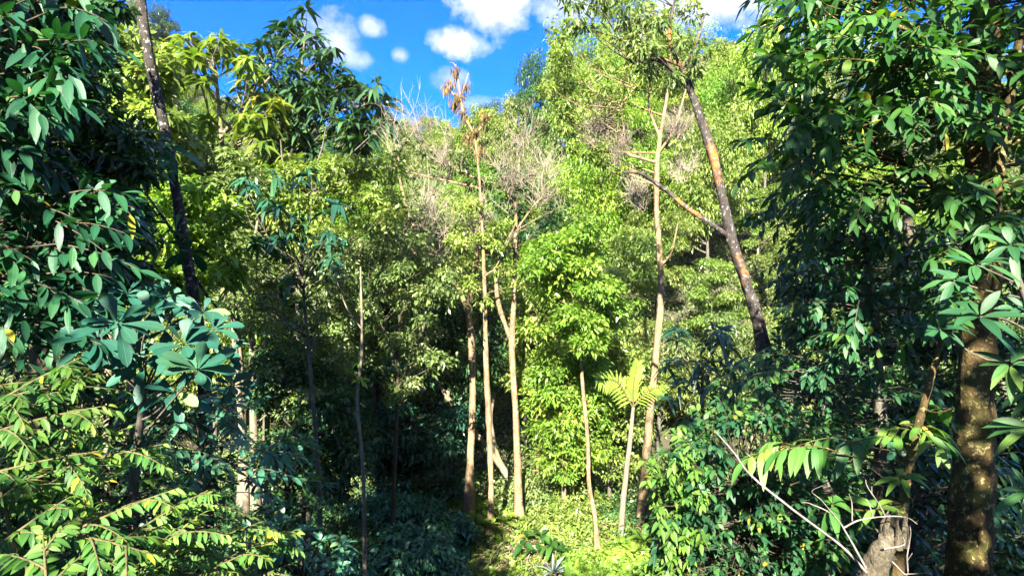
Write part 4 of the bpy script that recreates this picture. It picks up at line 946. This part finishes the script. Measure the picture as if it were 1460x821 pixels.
leafy('understorey_tree', 'low shaded tree with fan leaves behind the glossy bush', 'tree', [(1010, 900, 11, 12), (1010, 700, 11, 10), (1000, 560, 11, 6)], 'bark_dark',
      [([(950, 470), (1030, 460), (1050, 520), (1040, 600), (990, 620), (940, 570)], 26, (10, 12.5), 'rosette', dict(K=9, L=.36, Wd=.09, droop=.7, rise=.2, prof='long'))], 'teal', r0=.02)
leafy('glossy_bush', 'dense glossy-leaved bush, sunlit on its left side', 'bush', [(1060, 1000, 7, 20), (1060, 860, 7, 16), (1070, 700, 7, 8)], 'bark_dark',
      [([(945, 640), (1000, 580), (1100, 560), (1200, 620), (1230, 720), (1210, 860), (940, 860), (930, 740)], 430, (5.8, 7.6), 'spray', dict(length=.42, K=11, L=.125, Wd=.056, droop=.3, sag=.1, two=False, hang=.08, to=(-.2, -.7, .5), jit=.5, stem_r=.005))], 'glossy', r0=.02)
leafy('glossy_bush', 'added sprays coloured yellow-green as the sunlit left flank of the dense glossy bush', 'bush', [(990, 1000, 6.6, 14), (985, 860, 6.6, 11), (975, 700, 6.6, 6)], 'bark_dark',
      [([(925, 650), (985, 590), (1010, 680), (990, 860), (925, 860), (940, 740)], 110, (5.7, 6.7), 'spray', dict(length=.4, K=10, L=.125, Wd=.05, droop=.35, sag=.15, two=False, hang=.15, to=(-.4, -.6, .5), jit=.4, stem_r=.004, tint=.75))], 'spray', r0=.015)  # sunlight on the bush's left side is put into this leaf colour
leafy('glossy_bush', 'dark broad-leaved bush between the bare white branches and the mossy trunk', 'bush', [(1300, 1000, 7.4, 20), (1300, 820, 7.4, 16), (1290, 700, 7.4, 8)], 'bark_dark',
      [([(1190, 610), (1340, 600), (1460, 640), (1480, 860), (1220, 860)], 90, (7.0, 8.8), 'spray', dict(length=.6, K=11, L=.18, Wd=.075, droop=.35, sag=.2, two=False, hang=.2, to=(-.1, -.5, .3), jit=.5))], 'teal', r0=.02)
leafy('yellow_stem_sapling', 'thin yellowish-stemmed sapling with big lit leaves above the white stump', 'tree', [(1275, 900, 5.2, 18), (1288, 720, 5.2, 16), (1306, 620, 5.2, 13), (1330, 530, 5.2, 9), (1350, 450, 5.2, 5)], 'bark_moss',
      [([(1060, 610), (1220, 620), (1260, 640), (1080, 640)], 5, (5.2, 5.6), 'spray', dict(length=.55, K=10, L=.24, Wd=.09, droop=.5, two=True, hang=.5, to=(-.8, 0, 0))),
       ([(1180, 690), (1300, 680), (1300, 730), (1180, 720)], 3, (4.75, 5.0), 'rosette', dict(K=7, L=.24, Wd=.08, droop=.6, rise=.1, prof='near')),
       ([(1240, 580), (1370, 570), (1370, 620), (1240, 620)], 7, (4.9, 5.4), 'spray', dict(length=.5, K=9, L=.19, Wd=.065, droop=.3, two=True, hang=.25, to=(-.4, -.2, .1)))], 'spray', r0=.015)
# whorled plants at the right edge
G = guided('edge_whorl_tree', 'green whorls of long leaves at the right edge before the mossy trunk', 'tree', [(1530, 900, 4.8, 30), (1500, 640, 4.8, 22), (1470, 460, 4.8, 14), (1440, 360, 4.8, 8)], 'bark_grey')
mc = MB(); C = np.vstack([P(1392, 378, 4.6), P(1396, 452, 4.5), P(1440, 350, 4.8), P(1462, 440, 4.9), P(1440, 520, 4.5), P(1340, 470, 5.2), P(1470, 610, 4.0), P(1468, 700, 4.0), P(1480, 560, 4.4), P(1360, 400, 5.2)])
connect(G['mt'], G['p'], G['r'], C, .025, .3, .008); rosettes(mc, C, UP * .7 + np.array([-.3, -.6, 0]) + rng.normal(size=C.shape) * .15, 11, np.array([.31, .30, .27, .27, .25, .24, .24, .22, .26, .25]), .07, .35, .1, 'near', 2, tint=np.array([.5, .3, .4, .3, .8, .2, .95, .6, .7, .4])); done(G, mc, 'glossy')

# broken stump with white bare branches
G = guided('broken_stump', 'pale broken stump with bare white branches in the lower right', 'dead tree', [(1225, 900, 4.4, 50), (1240, 830, 4.4, 46), (1255, 790, 4.4, 44), (1272, 762, 4.4, 38), (1278, 752, 4.4, 18)], 'bark_stump', (), flare=0, rough=.16, slim=.68)
mw = MB()
for br in [[(1235, 815, 4.3, 9), (1195, 775, 4.3, 8), (1130, 725, 4.3, 7), (1075, 680, 4.3, 6), (1045, 645, 4.3, 5), (1022, 610, 4.3, 3)], [(1072, 678, 4.3, 3), (1072, 660, 4.3, 2.5), (1062, 645, 4.3, 1.5)], [(1072, 665, 4.3, 2), (1080, 655, 4.3, 1.2)], [(1052, 652, 4.3, 3), (1052, 640, 4.3, 2)],
           [(1235, 810, 4.2, 7), (1215, 770, 4.2, 6), (1190, 735, 4.2, 4.5), (1160, 718, 4.2, 3), (1145, 715, 4.2, 1.5)], [(1190, 735, 4.2, 3), (1165, 712, 4.2, 2), (1160, 700, 4.2, 1.5), (1168, 690, 4.2, 1)], [(1203, 752, 4.2, 5), (1225, 740, 4.2, 4.5), (1262, 735, 4.2, 4), (1290, 738, 4.2, 3), (1308, 742, 4.2, 1.5)],
           [(1262, 735, 4.2, 4), (1250, 715, 4.2, 3), (1238, 695, 4.2, 2.5), (1232, 685, 4.2, 1.3)], [(1245, 737, 4.2, 4), (1240, 715, 4.2, 3), (1230, 705, 4.2, 1.5)], [(1243, 705, 4.2, 2.5), (1247, 692, 4.2, 1.5)], [(1215, 742, 4.2, 4), (1212, 720, 4.2, 3), (1206, 700, 4.2, 1.5)],
           [(1272, 800, 4.3, 4), (1290, 820, 4.3, 4), (1294, 790, 4.3, 4), (1296, 760, 4.3, 2.5), (1298, 750, 4.3, 1.2)], [(1293, 800, 4.3, 3), (1300, 785, 4.3, 1.5)], [(1260, 782, 4.3, 6), (1290, 772, 4.3, 3), (1290, 768, 4.3, 2)], [(1290, 818, 4.3, 3), (1330, 816, 4.3, 1.5)]]:
    q = [P(a, b, c) for a, b, c, w in br]; q = [a + (rng.normal(size=3) * .012 if 0 < i else 0) for i, a in enumerate(q)]; trunk_tube(mw, q, [w * .46 / 2 / F * c for a, b, c, w in br], 7, .12, 5)
top = P(1274, 756, 4.4); n = 16; a_ = rng.random(n) * 6.28; b_ = top + np.stack([np.cos(a_) * .075, np.sin(a_) * .075, -.12 + .04 * rng.random(n)], 1); h_ = .10 + .16 * rng.random(n)
tubes(G['mt'], np.stack([b_, b_ + np.stack([0 * a_, 0 * a_, h_ * .6], 1), b_ + np.stack([rng.normal(size=n) * .02, rng.normal(size=n) * .02, h_], 1)], 1), np.array([[.03, .022, .004]]) * np.ones((n, 1)), 5)
done(G); mw.build('bare_branches', M['bark_white'], G['root'])

for o in bpy.data.objects:
    if '_o' in o: del o['_o']
